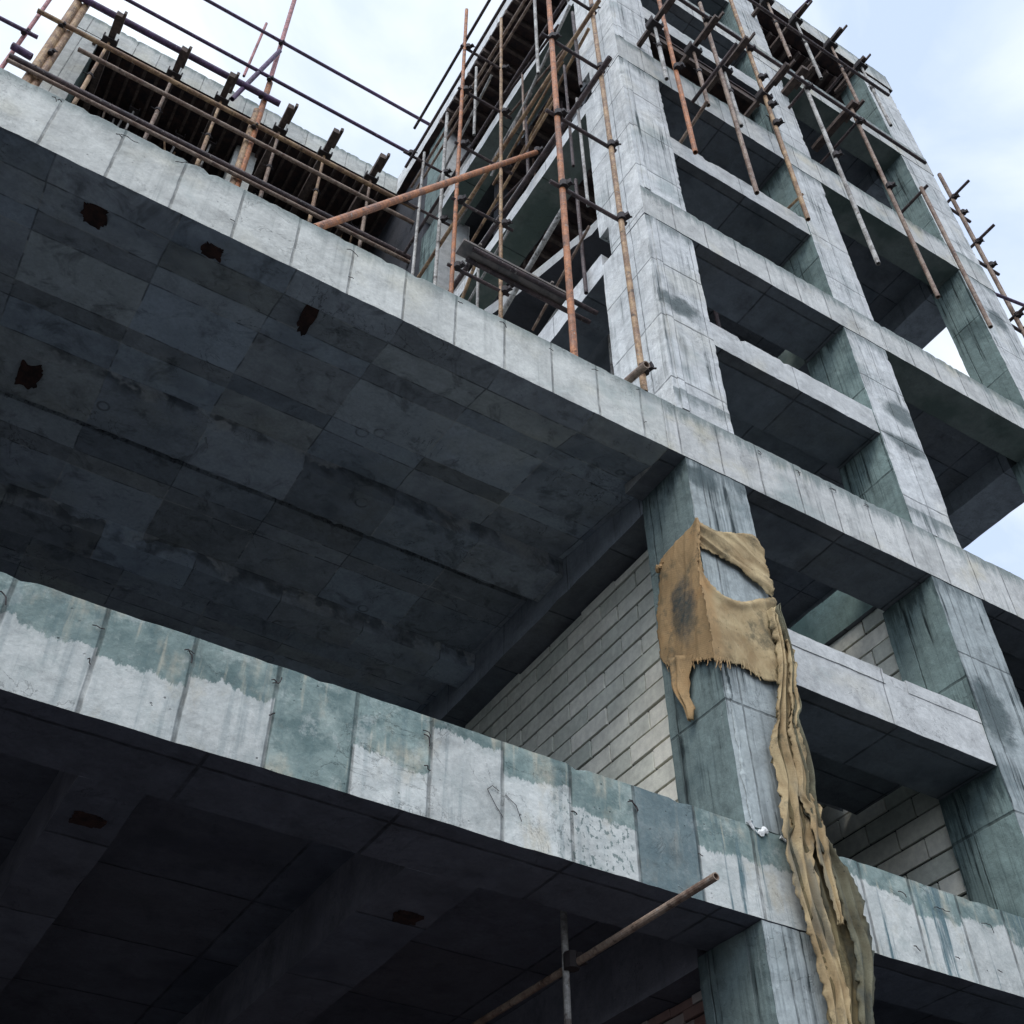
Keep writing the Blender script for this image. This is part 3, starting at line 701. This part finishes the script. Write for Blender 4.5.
# facade scaffold hanging in front of the tower
FS = thing('facade_scaffold', 'rusty hanging tube scaffold with open pole ends in front of the stepped tower facade', 'scaffold', (14, 9.2, 25.8))
for x, m, z0, z1 in ((11.05, 'pipe_orange', 25.8, 41.5), (12.95, 'pipe_brown', 25.62, 37.5), (14.7, 'pipe_tan', 25.9, 44), (17.12, 'pipe_grey', 25.8, 36.9), (19.4, 'pipe_brown', 26.0, 37.1), (21.52, 'pipe_brown', 26.15, 33.8)):
    pole('standard', m, FS, (x, 9.2, z0), (x + .03, 9.2, z1), .064)
for x0, x1, z, y in ((15.0, 22.3, 41.0, 9.05), (11.3, 22.4, 36.0, 9.05)):
    pole('ledger', 'pipe_dark', FS, (x0, y, z), (x1, y, z))
for x, z in ((11.05, 36.0), (12.95, 36.0), (14.7, 36.0), (17.12, 36.0), (19.4, 36.0), (11.05, 30.4), (14.7, 31.0), (19.4, 31.8), (17.12, 31.5), (14.75, 32.2), (14.75, 34.0)):
    coupler(FS, (x, 9.12, z))
for x, z, y0, y1 in ((19.4, 36.1, 9.0, 12.5), (17.12, 36.1, 9.0, 12), (21.6, 33.7, 9.0, 13), (20.2, 40.9, 9.0, 13), (11.9, 30.1, 7.7, 9.6)):
    pole('transom', 'pipe_dark', FS, (x, y0, z), (x, y1, z), .055)

def prop_proto(h, m):
    """adjustable steel prop standing at its own base; parts: outer tube, inner tube, collar, head"""
    t = thing('shoring_prop', 'x', 'prop', (0, 0, 0))
    a = MB(); a.tube((0, 0, 0), (0, 0, h * .6), .06, 10); a.build('outer_tube', m, t)
    a = MB(); a.tube((0, 0, h * .6), (0, 0, h - .1), .045, 10); a.build('inner_tube', m, t)
    a = MB(); a.tube((0, 0, h * .6 - .06), (0, 0, h * .6 + .08), .085, 8, hollow=False); a.tube((-.2, 0, h*.6), (.14, 0, h*.6), .016, 6, hollow=False); a.build('collar', 'coupler', t)
    a = MB(); a.obox((0, 0, h - .07), (.2, 0, 0), (0, .16, 0), (0, 0, .03)); a.obox((-.19, 0, h + .06), (.02, 0, 0), (0, .16, 0), (0, 0, .12)); a.obox((.19, 0, h + .06), (.02, 0, 0), (0, .16, 0), (0, 0, .12)); a.build('head', 'coupler', t)
    return t
protos = {}
def prop(x, y, z0, h, m, label, group, tilt=(0, 0), _c={}):
    key = (round(h, 1), m)
    if key not in protos:
        t = prop_proto(key[0], m); protos[key] = t
    else:
        s_ = protos[key]; t = s_.copy(); C.objects.link(t)
        for ch in list(s_.children):
            c = ch.copy(); C.objects.link(c); c.parent = t
    t.location = Vector((x, y, z0)) * S; t.rotation_euler = (tilt[0], tilt[1], 0)
    setp(t, label, 'prop', group)
    return t
def joist(x, z, y0, y1, label, group, w=.06, h=.085, dx=0., dz=0.):
    t = MB(); a = Vector((x, y0, z)); b_ = Vector((x + dx, y1, z + dz)); mid = (a + b_) / 2; half = (b_ - a) / 2
    t.obox(mid, (w, 0, 0), half, (0, 0, h), jit=.012)
    # saw-cut step at the outer end, as in doubled joists
    t.obox(a + Vector((w * 1.5, .25, -.05)), (w * .45, 0, 0), (0, .45, 0), (0, 0, h * .7), jit=.01)
    o = t.build('timber_joist', 'timber'); o.location = Vector((0, 0, 0))
    setp(o, label, 'timber beam', group)
    return o
ordn = ['first', 'second', 'third', 'fourth', 'fifth', 'sixth', 'seventh', 'eighth', 'ninth', 'tenth']
GF = 'props bracketed in front of the tower facade'; GT = 'timber joists sticking out of the tower facade'
row1 = (10.68, 12.08, 13.22, 14.75)
for i, x in enumerate(row1):
    prop(x, 9.25, 29.5, 3.4, 'pipe_brown' if i % 2 else 'pipe_grey', f'short steel prop before the upper stair bay, {ordn[i]} right of the corner column', GF)
    joist(x, 33.1, 8.15, 10.2, f'dark timber joist poking out above the {ordn[i]} short prop right of the corner column', GT)
for i, x in enumerate((12.9, 15.05)[:0]):
    joist(x, 37.2, 8.3, 11.4, f'dark timber joist high on the tower, {("left" if i == 0 else "right")} one of the pair beside the second column', GT)
row3 = (17.05, 18.45, 20.2, 21.75)
for i, x in enumerate(row3):
    prop(x, 9.25, 38.4, 4.8, 'pipe_grey' if i % 2 else 'pipe_brown', f'steel prop under the tower roof edge, {ordn[i]} from the left in the top row', GF)
    joist(x, 43.5, 8.6 if i in (1, 2) else 8.95, 10.6, f'timber joist end under the roof edge over the {ordn[i]} prop of the top row', GT)
pole('raking_tube', 'pipe_purple', FS, (18.5, 9.3, 43.9), (18.6, 7.8, 43.6), .06)
for x in (17.15, 19.4): joist(x, 37.15, 8.95, 11.0, 'short dark timber block on the hanging pole nearest the second column' if x < 18 else 'short dark timber block on the hanging pole amid the right bay', GT, w=.12)
prop(13.48, 11.75, 24.4, 2.75, 'pipe_brown', 'brown prop inside the stair bay just behind the beam, leftmost of two', 'props standing behind the stair bay beams')
prop(15.5, 11.75, 24.4, 2.75, 'pipe_orange', 'rusty orange prop inside the stair bay near the second column, rightmost of two', 'props standing behind the stair bay beams')
p = thing('short_pipe', 'short brown pipe stub sticking out from the stair bay over the corner column joint', 'pipe', (11.1, 9.6, 24.4))
pole('tube', 'pipe_brown', p, (11.6, 10.9, 28.1), (11.5, 8.8, 28.3), .05)
p = thing('short_pipe', 'thin pipe stub poking out of the stair bay low beside the second prop', 'pipe', (14.5, 10.4, 24.4))
pole('tube', 'pipe_tan', p, (15.4, 11.4, 28.6), (15.35, 9.5, 28.2), .04)

# scaffold on the open left flank of the tower, standing on the terrace
LS = thing('flank_scaffold', 'rusty tube scaffold on the terrace against the left side of the tower', 'scaffold', (8.3, 12, 16.3))
std = [(7.6, 10.08, 16.3, 38, 'pipe_orange', .095), (9.12, 10.05, 16.3, 36.5, 'pipe_tan', .09), (7.45, 14.8, 16.3, 41.8, 'pipe_orange', .08), (8.9, 14.8, 16.3, 42.9, 'pipe_tan', .075),
       (8.9, 18.85, 16.3, 42.4, 'pipe_grey', .09), (8.1, 18.85, 16.3, 38.5, 'pipe_grey', .07), (8.9, 12.6, 34.1, 43.2, 'pipe_grey', .075), (8.9, 16.6, 36.9, 42.2, 'pipe_grey', .07)]
for x, y, a, b_, m, r in std: pole('standard', m, LS, (x, y, a), (x, y, b_), r * .74)
for x, ya, yb, z, m, r in ((7.5, 12.0, 18.6, 39.3, 'pipe_dark', .065), (7.5, 11.2, 19.0, 37.1, 'pipe_dark', .065), (8.95, 11, 21.8, 41.3, 'pipe_brown', .07), (8.95, 11.5, 21.5, 40.3, 'pipe_brown', .06),
                        (9.0, 10.4, 21.9, 36.7, 'pipe_dark', .075), (9.0, 9.55, 20.5, 33.2, 'pipe_tan', .08), (9.02, 9.5, 20.6, 29.35, 'pipe_dark', .1), (9.1, 11.4, 20.5, 29.75, 'pipe_grey', .06)):
    pole('ledger', m, LS, (x, ya, z), (x, yb, z), r * .8)
for y, z in ((10.1, 33.8), (10.1, 29.9), (10.1, 25.6), (10.1, 22.3), (14.8, 38.6), (14.8, 35.4), (14.8, 31.8), (14.8, 28.6), (14.8, 25.3), (18.85, 37.8), (18.85, 34.6)):
    pole('transom', 'pipe_dark', LS, (7.3, y, z), (9.3, y, z), .05)
    coupler(LS, (7.55 if y > 12 else 7.6, y - .08, z)); coupler(LS, (8.98 if y > 12 else 9.12, y - .08, z))
pole('brace', 'pipe_orange', LS, (2.55, 10.1, 16.36), (9.0, 12.95, 29.9), .072)
coupler(LS, (8.95, 12.9, 29.8))
pole('brace', 'pipe_grey', LS, (9.0, 11.9, 25.4), (9.0, 15.9, 24.2), .07)
pole('transom', 'pipe_brown', LS, (8.85, 9.6, 16.45), (8.85, 11.6, 16.9), .08)
coupler(LS, (9.12, 9.98, 16.9))
rs = random.Random(21)
for i in range(20):
    y0 = rs.uniform(10.6, 17.5); z0 = rs.choice((24.5, 25.6, 28.6, 31.9, 32.6, 34.2, 36.0, 40.0)) + rs.uniform(-.4, .6); x0 = rs.uniform(9.0, 9.75)
    if i % 3 == 0: a_, b_ = (x0 - .2, y0, z0), (x0, y0 + rs.uniform(3, 5.5), z0 + rs.uniform(-2.8, 2.8))
    elif i % 3 == 1: a_, b_ = (x0, y0, z0 - 1.5), (x0, y0 + .02, z0 + rs.uniform(2.5, 5.5))
    else: a_, b_ = (x0 - .1, y0, z0), (x0 + .3, y0 + rs.uniform(3, 6), z0 + rs.uniform(-.3, .3))
    pole(('brace', 'standard', 'ledger')[i % 3], rs.choice(('pipe_brown', 'pipe_dark', 'pipe_grey', 'pipe_tan')), LS, a_, b_, rs.uniform(.035, .055))
pk = thing('walkway_plank', 'grey wooden walkway board laid on the flank scaffold tubes', 'plank', (7.7, 12.3, 22))
b = MB(); b.box(6.34, 9.12, 12.1, 12.5, 21.93, 22.0, step=.3, jit=.006); b.build('board', 'plank', pk)
b = MB(); b.box(6.7, 6.76, 12.05, 12.55, 22.003, 22.05); b.box(8.6, 8.66, 12.05, 12.55, 22.003, 22.05); b.build('cleat', 'plank', pk)
pole('transom', 'pipe_dark', LS, (6.6, 12.15, 21.85), (9.9, 12.15, 21.85), .06); pole('transom', 'pipe_dark', LS, (6.6, 12.45, 21.85), (9.9, 12.45, 21.85), .06)

# scaffold before the rear wing
WS = thing('wing_scaffold', 'long tube scaffold with sky-high guard rails before the rear wing above the terrace', 'scaffold', (2, 23.6, 16.3))
for x, a, b_, m, r in ((-4.9, 16.3, 45.2, 'pipe_tan', .2), (-4.62, 16.3, 45.4, 'pipe_tan', .16), (-5.76, 16.3, 48, 'pipe_pink', .09), (2.62, 16.3, 44.3, 'pipe_tan', .15), (2.78, 16.3, 47, 'pipe_orange', .15)):
    pole('standard', m, WS, (x, 23.6, a), (x + .02, 23.6, b_), r * .85)
pole('standard', 'pipe_pink', WS, (2.78, 23.6, 46.6), (2.7, 23.6, 57.5), .1)
pole('brace', 'pipe_purple', WS, (1.6, 23.5, 44.0), (2.75, 23.3, 49.5), .1)
pole('standard', 'pipe_pink', WS, (1.75, 23.9, 47.0), (1.9, 23.9, 52.6), .06)
for x0, x1, z, m, r in ((-6.5, 11.4, 50.5, 'pipe_purple', .1), (-6.5, 11.2, 46.95, 'pipe_purple', .1), (-5.0, 3.4, 45.25, 'pipe_purple', .17), (-5.8, 10.6, 42.75, 'pipe_tan', .12), (-4.0, 10.6, 41.6, 'pipe_brown', .11), (-5.7, 11, 39.0, 'pipe_dark', .14), (-5.7, 11, 38.7, 'pipe_brown', .1), (-8, -5.3, 41.0, 'pipe_purple', .1)):
    pole('ledger', m, WS, (x0, 23.35, z), (x1, 23.35, z), r * .8)
for x, z in ((-4.9, 42.7), (-4.9, 39.0), (2.7, 50.5), (2.7, 46.9), (2.7, 42.7), (-5.76, 41), (-4.7, 40.6), (2.6, 45.2)):
    mb = coupler(WS, (x, 23.4, z)); mb.scale = (1.0, 1, 1)
pole('transom', 'pipe_purple', WS, (-5.8, 23.3, 39.6), (-5.1, 23.3, 39.5), .14)
# props on the top floor of the wing, joists protruding over them
GW = 'front props under the roof of the rear wing'; GJ = 'joist ends over the front props of the rear wing'
xs = (-3.28, -.72, 1.25, 3.75, 5.75, 7.88)
where = ['nearest the thick pole bundle', 'second from the left', 'just left of the tall pink pole', 'just right of the tall pink pole', 'above the foot of the diagonal brace', 'furthest right behind the diagonal brace']
for i, x in enumerate(xs):
    h = 7.3
    t = prop(x, 23.75, 36.6, h, 'pipe_brown' if i % 2 else 'pipe_tan', 'front prop of the rear wing ' + where[i], GW)
    for ch in t.children: pass
    t.scale = (1.35, 1.35, 1)
    joist(x, 44.1, 22.6, 27.5, 'dark joist over the rear wing prop ' + where[i], GJ, w=.12, h=.17)
GI = 'props standing in the dark rooms of the rear wing'
for i in range(34):
    x = random.uniform(-3.4, 8.6); y = random.uniform(25.9, 30.5)
    prop(x, y, 39.7, 5.4, random.choice(('pipe_brown', 'pipe_grey', 'pipe_tan')), 'steel prop in the shadow under the rear wing roof', GI, (random.gauss(0, .05), random.gauss(0, .07)))
GN = 'props standing inside the open left flank of the tower'
for lv, (z0, h) in enumerate(((23.9, 6.9), (31.8, 6.9), (39.6, 6.4))):
    for i in range(13):
        prop(random.uniform(10.9, 13.2) if lv else random.uniform(12.2, 14.6), random.uniform(12.0, 18.3), z0, h, random.choice(('pipe_brown', 'pipe_dark', 'pipe_grey')), 'steel prop in the shadow inside the open left flank of the tower', GN, (random.gauss(0, .04), random.gauss(0, .04)))
for i in range(12):
    lv = i % 3; z0 = (26.2, 33.6, 41.0)[lv]; y0 = random.uniform(11.9, 13.4); x0 = random.uniform(10.2, 11.8)
    p = thing('flank_tube', 'thin tube lying between the props inside the open left flank of the tower', 'tube', (x0, y0, z0), 'loose tubes inside the open left flank')
    pole('tube', random.choice(('pipe_grey', 'pipe_brown', 'pipe_dark')), p, (x0, y0, z0 + random.uniform(-1.2, 2)), (x0 + random.uniform(-.3, .8), y0 + random.uniform(3.5, 6), z0 + random.uniform(-1.2, 2.4)), .05)
# formwork decks still hanging under the fresh slabs
def deck(label, x0, x1, y0, y1, z, along='x', nj=8):
    t = thing('formwork_deck', label, 'formwork', ((x0+x1)/2, y0, z), 'brown plywood formwork decks')
    b = MB(); b.box(x0, x1, y0, y1, z, z + .08); b.build('plywood_sheet', 'plywood', t)
    for i in range(nj):
        b = MB()
        if along == 'x':
            yy = y0 + .1 + (y1 - y0 - .2) * i / (nj - 1); b.box(x0 - .05, x1, yy - .06, yy + .06, z - .3, z - .002)
        else:
            xx = x0 + .1 + (x1 - x0 - .2) * i / (nj - 1); b.box(xx - .06, xx + .06, y0 - .05, y1, z - .3, z - .002)
        b.build('bearer', 'timber', t)
deck('brown plywood formwork under the rear wing roof behind its front props', -4.0, 9.4, 24.9, 32.6, 45.7, 'y', 26)
deck('brown plywood formwork under the tower roof over the right bay', 17.4, 23.1, 10.72, 20.8, 45.9, 'y', 12)
deck('brown plywood formwork under the tower roof over the open left flank', 9.5, 15.8, 11.8, 20.8, 45.7, 'x', 16)
deck('dark plywood formwork under the upper half landing of the stair bay', 11.3, 15.8, 10.1, 13.2, 35.4, 'x', 6)
#deck('dark plywood formwork under the fourth floor band of the stair bay', 11.3, 15.8, 10.05, 14, 31.0, 'y', 8)
deck('dark plywood formwork inside the left flank below the white mid beam', 10.95, 14.8, 11.8, 18.6, 30.9, 'x', 12)
deck('dark plywood formwork inside the left flank below the white top beam', 10.95, 14.8, 11.8, 18.6, 38.8, 'x', 12)

# scaffold standing beyond the right end of the tower
RS = thing('side_scaffold', 'single thin scaffold pole with cross stubs against the sky right of the tower', 'scaffold', (26.8, 10.6, GZ))
pole('standard', 'pipe_brown', RS, (26.9, 10.6, GZ), (26.9, 10.6, 41.9), .08)
for z, k in ((40.0, 0), (36.8, 0), (32.2, 0)):
    pole('transom', 'pipe_dark', RS, (26.85, 9.7, z), (26.85, 11.2, z), .06); coupler(RS, (26.9, 10.5, z))
for z in (38.9, 35.3, 31.4):
    pole('ledger', 'pipe_dark', RS, (25.1, 10.65, z), (27.5, 10.65, z), .06); coupler(RS, (26.95, 10.5, z))
pole('ledger', 'pipe_purple', RS, (25.0, 10.4, 32.2), (29.0, 10.3, 33.4), .06)
p = thing('short_pipe', 'tiny dark pipe end poking past the right edge of the tower against the sky', 'pipe', (25.3, 10.6, 45))
pole('tube', 'pipe_dark', p, (24.95, 11.0, 44.0), (26.6, 11.0, 44.1), .09)

# pipe and prop under the lowest floor
p = thing('loose_pipe', 'open-ended brown pipe projecting from under the lowest band beside the corner column', 'pipe', (8, 9, 6))
pole('tube', 'pipe_brown', p, (8.07, 8.81, 6.0), (7.85, 14.2, 5.95), .047)
pu = thing('shoring_post', 'dark upright post clamped to the brown pipe in the shade under the lowest floor', 'prop', (7.3, 11.3, GZ))
pole('tube', 'pipe_grey', pu, (7.9, 11.55, GZ), (7.9, 11.55, 6.9), .045); coupler(pu, (7.92, 11.45, 6.0))

# ------------------------------------------------------------------ torn tarpaulin
TP = thing('torn_tarp', 'torn tan tarpaulin wrapped round the corner column and trailing down it', 'tarp', (10.5, 9.9, 7.7))
def sheet(name, rows, fixed, axis, nu=26, sub=6, amp=.05, pleat=0., pfreq=3., smooth_out=.03, pull=(.3, 0, 1), roll=0., jagk=.012, cf=1.4, m='cloth'):
    """rows: list of ((a,z),(b,z)) edge pairs; axis says which plane they lie in; out is towards the open air"""
    b = MB(); n = len(rows) - 1
    def f(u, v):
        t = v * n; i = min(int(t), n - 1); q = t - i
        def cr(k, e):
            g = lambda j: Vector(rows[max(0, min(n, j))][e])
            p0, p1, p2, p3 = g(k-1), g(k), g(k+1), g(k+2)
            return .5 * ((2*p1) + (p2-p0)*q + (2*p0-5*p1+4*p2-p3)*q*q + (3*p1-p0-3*p2+p3)*q**3)
        A, Bq = cr(i, 0), cr(i, 1); p = A.lerp(Bq, u)
        P = Vector((p.x, 0, p.y)) if axis == 'y' else Vector((0, p.x, p.y))
        e0 = min(u, 1 - u)
        w = noise.noise(P * 1.3 + Vector((3, 1, 7)))
        out = smooth_out + amp * .8 * (.5 + .5 * w)
        # creases: sharp ridges running along the direction the cloth is pulled
        D = Vector(pull).normalized(); along = P.dot(D); across = (P - D * along)
        Q = across * cf + D * along * .3
        r1 = .5 + .5 * math.sin(6.2 * noise.noise(Q + Vector((2, 5, 1))) + 1.0)
        r2 = max(0, 1 - abs(noise.noise(Q * 1.5 + Vector((8, 5, 3)))) * 4.5)
        out += amp * (1.0 * r1 ** 2 + .55 * r2 ** 1.5) * min(1, e0 * 7 + .25)
        if roll: out += roll * math.exp(-((u - .05) / .06) ** 2)
        if pleat:
            c = Vector((u * pfreq * 1.15 + .35 * noise.noise(Vector((0, 3, P.z * .45))), 0, P.z * .12))
            ph = math.tau * (u * pfreq + .55 * noise.noise(Vector((u * 1.2, 4, P.z * .38))) + .18 * noise.noise(Vector((u * 3, 1, P.z * 1.1))))
            out += pleat * ((.5 + .5 * math.sin(ph)) ** 1.4 + .3 * (.5 + .5 * math.sin(ph * 1.9 + 1.3 * noise.noise(Vector((3, 3, P.z * .5))))))
        e = min(u, 1 - u)
        e = min(e, (min(v, 1 - v)) * 1.2); jag = (.003 + (jagk + .02) * max(0, 1 - e * 12)) * (noise.noise(P * 7) + .9 * noise.noise(P * 21) + .7 * noise.noise(P * 43))
        if axis == 'y': return (p.x + jag, fixed - out, p.y + jag)
        return (fixed - out, p.x + jag, p.y + jag)
    b.grid(f, nu, n * sub)
    o = b.build(name, m, TP, smooth=True)
    s_ = o.modifiers.new('thickness', 'SOLIDIFY'); s_.thickness = .006 * S; s_.offset = 0
    return o
LEFT = [((9.91,13.26),(9.85,13.23)),((10.4,13.19),(9.88,12.95)),((10.9,13.13),(9.93,12.68)),((11.0,12.78),(9.97,12.43)),((11.1,12.39),(9.97,12.08)),((11.2,12.06),(9.97,11.63)),((11.21,11.58),(9.97,11.16)),((11.21,11.19),(9.97,10.8)),((11.05,10.98),(9.97,10.42))]
sheet('side_sheet', LEFT, 9.80, 'x', 54, 10, .028, pull=(0, -.25, 1), cf=2.)
sheet('torn_tail', [((11.02,11.08),(10.45,10.8)),((10.97,10.54),(10.61,10.36)),((10.85,10.21),(10.63,10.11)),((10.74,9.95),(10.57,9.86)),((10.7,9.71),(10.62,9.68))], 9.80, 'x', 12, 5, .05, .05, 2.)
sheet('upper_sheet', [((9.74,13.29),(9.75,12.67)),((10.03,13.23),(9.94,12.68)),((10.28,13.25),(10.18,12.64)),((10.66,13.41),(10.51,12.59)),((11.05,13.55),(10.78,12.43)),((11.22,13.3),(11.2,12.2))], 10.0, 'y', 40, 12, .05, .0, pull=(1, 0, -.45), cf=4.)
sheet('front_sheet', [((9.66,12.6),(9.66,10.3)),((9.72,12.1),(9.7,10.33)),((9.82,11.92),(9.78,10.36)),((10.03,11.77),(9.9,10.4)),((10.4,11.76),(10.2,10.44)),((10.78,11.98),(10.55,10.35)),((11.2,12.2),(11.14,10.45))], 10.0, 'y', 60, 14, .05, .0, pull=(.45, 0, -1), roll=.05, cf=1.9)
HANG = [((10.98,11.85),(11.14,11.9)),((10.9,11.75),(11.12,11.8)),((10.92,11.47),(11.16,11.55)),((10.93,11.1),(11.2,11.19)),((10.88,10.63),(11.2,10.72)),((10.76,10.15),(11.11,10.27)),((10.63,9.76),(11.15,9.95)),((10.56,9.5),(11.03,9.7)),((10.47,9.26),(11.03,9.46)),((10.4,8.98),(11.09,9.21)),((10.4,8.52),(11.09,8.74)),((10.39,8.22),(10.99,8.4)),((10.42,7.84),(11.03,8.02)),((10.22,7.56),(11.11,7.81)),((10.25,7.38),(11.21,7.65)),((10.29,7.08),(11.39,7.38)),((10.3,6.74),(11.46,7.04)),((10.4,6.43),(11.46,6.69)),((10.42,6.11),(11.47,6.35)),((10.45,5.8),(11.41,6.01)),((10.45,5.5),(11.3,5.67)),((10.39,5.12),(11.18,5.27)),((10.36,4.73),(11.06,4.85))]
def part_of(rows, u0, u1, i0, i1, sh=0.):
    out = []
    for k, (p, q) in enumerate(rows[i0:i1]):
        w_ = .07 * noise.noise(Vector((k * .6, u0 * 9, 3))); L_ = lambda t: (p[0] + (q[0] - p[0]) * t, p[1] + (q[1] - p[1]) * t + sh)
        out.append((L_(u0 + w_), L_(u1 + w_)))
    return out
sheet('trailing_layer', part_of(HANG, .12, .9, 0, 23), 9.97, 'y', 60, 7, .02, .09, 2.6, pull=(.05, 0, 1), jagk=.05, cf=1.6, m='cloth_fold_shade')
NECK = [((10.32,8.0),(10.78,8.1)),((10.24,7.6),(10.8,7.7)),((10.26,7.3),(10.72,7.38)),((10.31,6.95),(10.70,7.02)),((10.36,6.6),(10.72,6.68)),((10.42,6.2),(10.78,6.25)),((10.47,5.8),(10.84,5.85)),((10.48,5.4),(10.82,5.45)),((10.44,5.0),(10.78,5.05)),((10.4,4.5),(10.7,4.6))]
sheet('trailing_strip', part_of(HANG, .0, .62, 1, 12) + NECK, 9.92, 'y', 44, 6, .025, .085, 2.1, pull=(.04, 0, 1), jagk=.03, cf=1.4)
sheet('trailing_strip', part_of(HANG, .64, 1.0, 0, 23), 9.88, 'y', 32, 6, .025, .075, 1.9, pull=(.04, 0, 1), jagk=.035, cf=1.5, m='cloth_grey')
sheet('trailing_strip', part_of(HANG, .46, .8, 3, 12) + [((10.78,8.1),(11.0,8.2)),((10.74,7.7),(10.96,7.8)),((10.78,7.3),(10.96,7.35)),((10.84,6.9),(10.98,6.9)),((10.9,6.55),(10.96,6.5))], 9.83, 'y', 22, 7, .02, .055, 1.2, pull=(.04, 0, 1), jagk=.03, cf=1.5)

# frayed threads along the torn hems
def threads(name, pts, n_, m='cloth'):
    b = MB()
    for i in range(n_):
        t = random.random() * (len(pts) - 1); k = int(t); a = Vector(pts[k]).lerp(Vector(pts[min(k + 1, len(pts) - 1)]), t - k)
        L_ = random.uniform(.06, .26); p = a.copy()
        d = Vector((random.uniform(-.25, .25), random.uniform(-.15, .05), -1)).normalized()
        for j in range(3):
            q = p + d * L_ / 3; b.tube(p, q, random.uniform(.004, .009), 4, hollow=False); p = q
            d = (d + Vector((random.uniform(-.3, .3), 0, 0))).normalized()
    o = b.build(name, m, TP); o['kind'] = 'stuff'; return o
threads('frayed_thread', [(9.74, 9.98, 10.45), (9.76, 9.85, 10.36), (9.9, 9.85, 10.42), (10.2, 9.85, 10.46), (10.55, 9.85, 10.38), (11.0, 9.85, 10.46)], 26)
threads('frayed_thread', [(9.74, 11.15, 11.1), (9.74, 10.8, 10.9), (9.74, 10.4, 10.7), (9.74, 10.0, 10.45)], 22)
# a knot where the side sheet is tied
rope('knot', 'cloth', [(9.74 + .02 * math.sin(i), 10.92 + .028 * i - .1, 12.98 + .03 * math.cos(i * 1.3)) for i in range(9)], .02, .085, .8, parent=TP, freq=5.)

# ------------------------------------------------------------------ sky, sun, camera
w = bpy.data.worlds.new('World'); bpy.context.scene.world = w; w.use_nodes = True
nt = w.node_tree; nt.nodes.clear()
sun_dir = Vector((-.62, -.60, .80)).normalized()
el = math.asin(sun_dir.z); az = math.atan2(sun_dir.x, sun_dir.y)
sky = nt.nodes.new('ShaderNodeTexSky'); sky.sky_type = 'NISHITA'; sky.sun_disc = False
sky.sun_elevation = el; sky.sun_rotation = az; sky.air_density = 1.2; sky.dust_density = 2.5
bg1 = nt.nodes.new('ShaderNodeBackground'); bg1.inputs[1].default_value = .09; nt.links.new(sky.outputs[0], bg1.inputs[0])
tc = nt.nodes.new('ShaderNodeTexCoord')
nz = nt.nodes.new('ShaderNodeTexNoise'); nz.inputs['Scale'].default_value = 3.4; nz.inputs['Detail'].default_value = 7; nz.inputs['Roughness'].default_value = .52; nz.inputs['Distortion'].default_value = .5
nt.links.new(tc.outputs['Generated'], nz.inputs['Vector'])
cr = nt.nodes.new('ShaderNodeValToRGB'); cr.color_ramp.elements[0].position = .40; cr.color_ramp.elements[0].color = (.53, .64, .85, 1)
cr.color_ramp.elements[1].position = .60; cr.color_ramp.elements[1].color = (.83, .89, .96, 1)
nt.links.new(nz.outputs['Fac'], cr.inputs[0])
# bright sky patch added round the sun, behind the viewer, lighting the facade
dt = nt.nodes.new('ShaderNodeVectorMath'); dt.operation = 'DOT_PRODUCT'; dt.inputs[1].default_value = sun_dir
nt.links.new(tc.outputs['Generated'], dt.inputs[0])
mr = nt.nodes.new('ShaderNodeMapRange'); mr.interpolation_type = 'SMOOTHSTEP'; mr.inputs['From Min'].default_value = .35; mr.inputs['From Max'].default_value = 1.0
mr.inputs['To Min'].default_value = 1.36; mr.inputs['To Max'].default_value = 3.0
nt.links.new(dt.outputs['Value'], mr.inputs['Value'])
bg2 = nt.nodes.new('ShaderNodeBackground'); nt.links.new(cr.outputs[0], bg2.inputs[0]); nt.links.new(mr.outputs[0], bg2.inputs[1])
mx = nt.nodes.new('ShaderNodeMixShader'); mx.inputs[0].default_value = .85
nt.links.new(bg1.outputs[0], mx.inputs[1]); nt.links.new(bg2.outputs[0], mx.inputs[2])
wo = nt.nodes.new('ShaderNodeOutputWorld'); nt.links.new(mx.outputs[0], wo.inputs[0])
sl = bpy.data.lights.new('sun', 'SUN'); sl.energy = 1.25; sl.angle = math.radians(25); sl.color = (1, .93, .84)
so = bpy.data.objects.new('sun', sl); C.objects.link(so); so.rotation_euler = sun_dir.to_track_quat('Z', 'Y').to_euler(); so.location = sun_dir * 40

cd = bpy.data.cameras.new('camera'); cam = bpy.data.objects.new('camera', cd); C.objects.link(cam)
R = ((0.85246041, -0.52275942, -0.00581785), (0.36466767, 0.6025616, -0.70988521), (0.37460479, 0.60302745, 0.70429337))
r0, r1, r2 = (Vector(r) for r in R)
cam.matrix_world = Matrix(((r0.x, -r1.x, -r2.x, 0), (r0.y, -r1.y, -r2.y, 0), (r0.z, -r1.z, -r2.z, 0), (0, 0, 0, 1)))
cd.sensor_width = 36; cd.lens = 36 * 1145.73 / 1024; cd.clip_start = .05; cd.clip_end = 2000
sc = bpy.context.scene; sc.camera = cam
sc.view_settings.view_transform = 'Standard'; sc.view_settings.look = 'None'; sc.view_settings.gamma = 1; sc.view_settings.exposure = .08
sc.cycles.max_bounces = 4; sc.cycles.diffuse_bounces = 3; sc.cycles.use_adaptive_sampling = True; sc.cycles.adaptive_threshold = .02
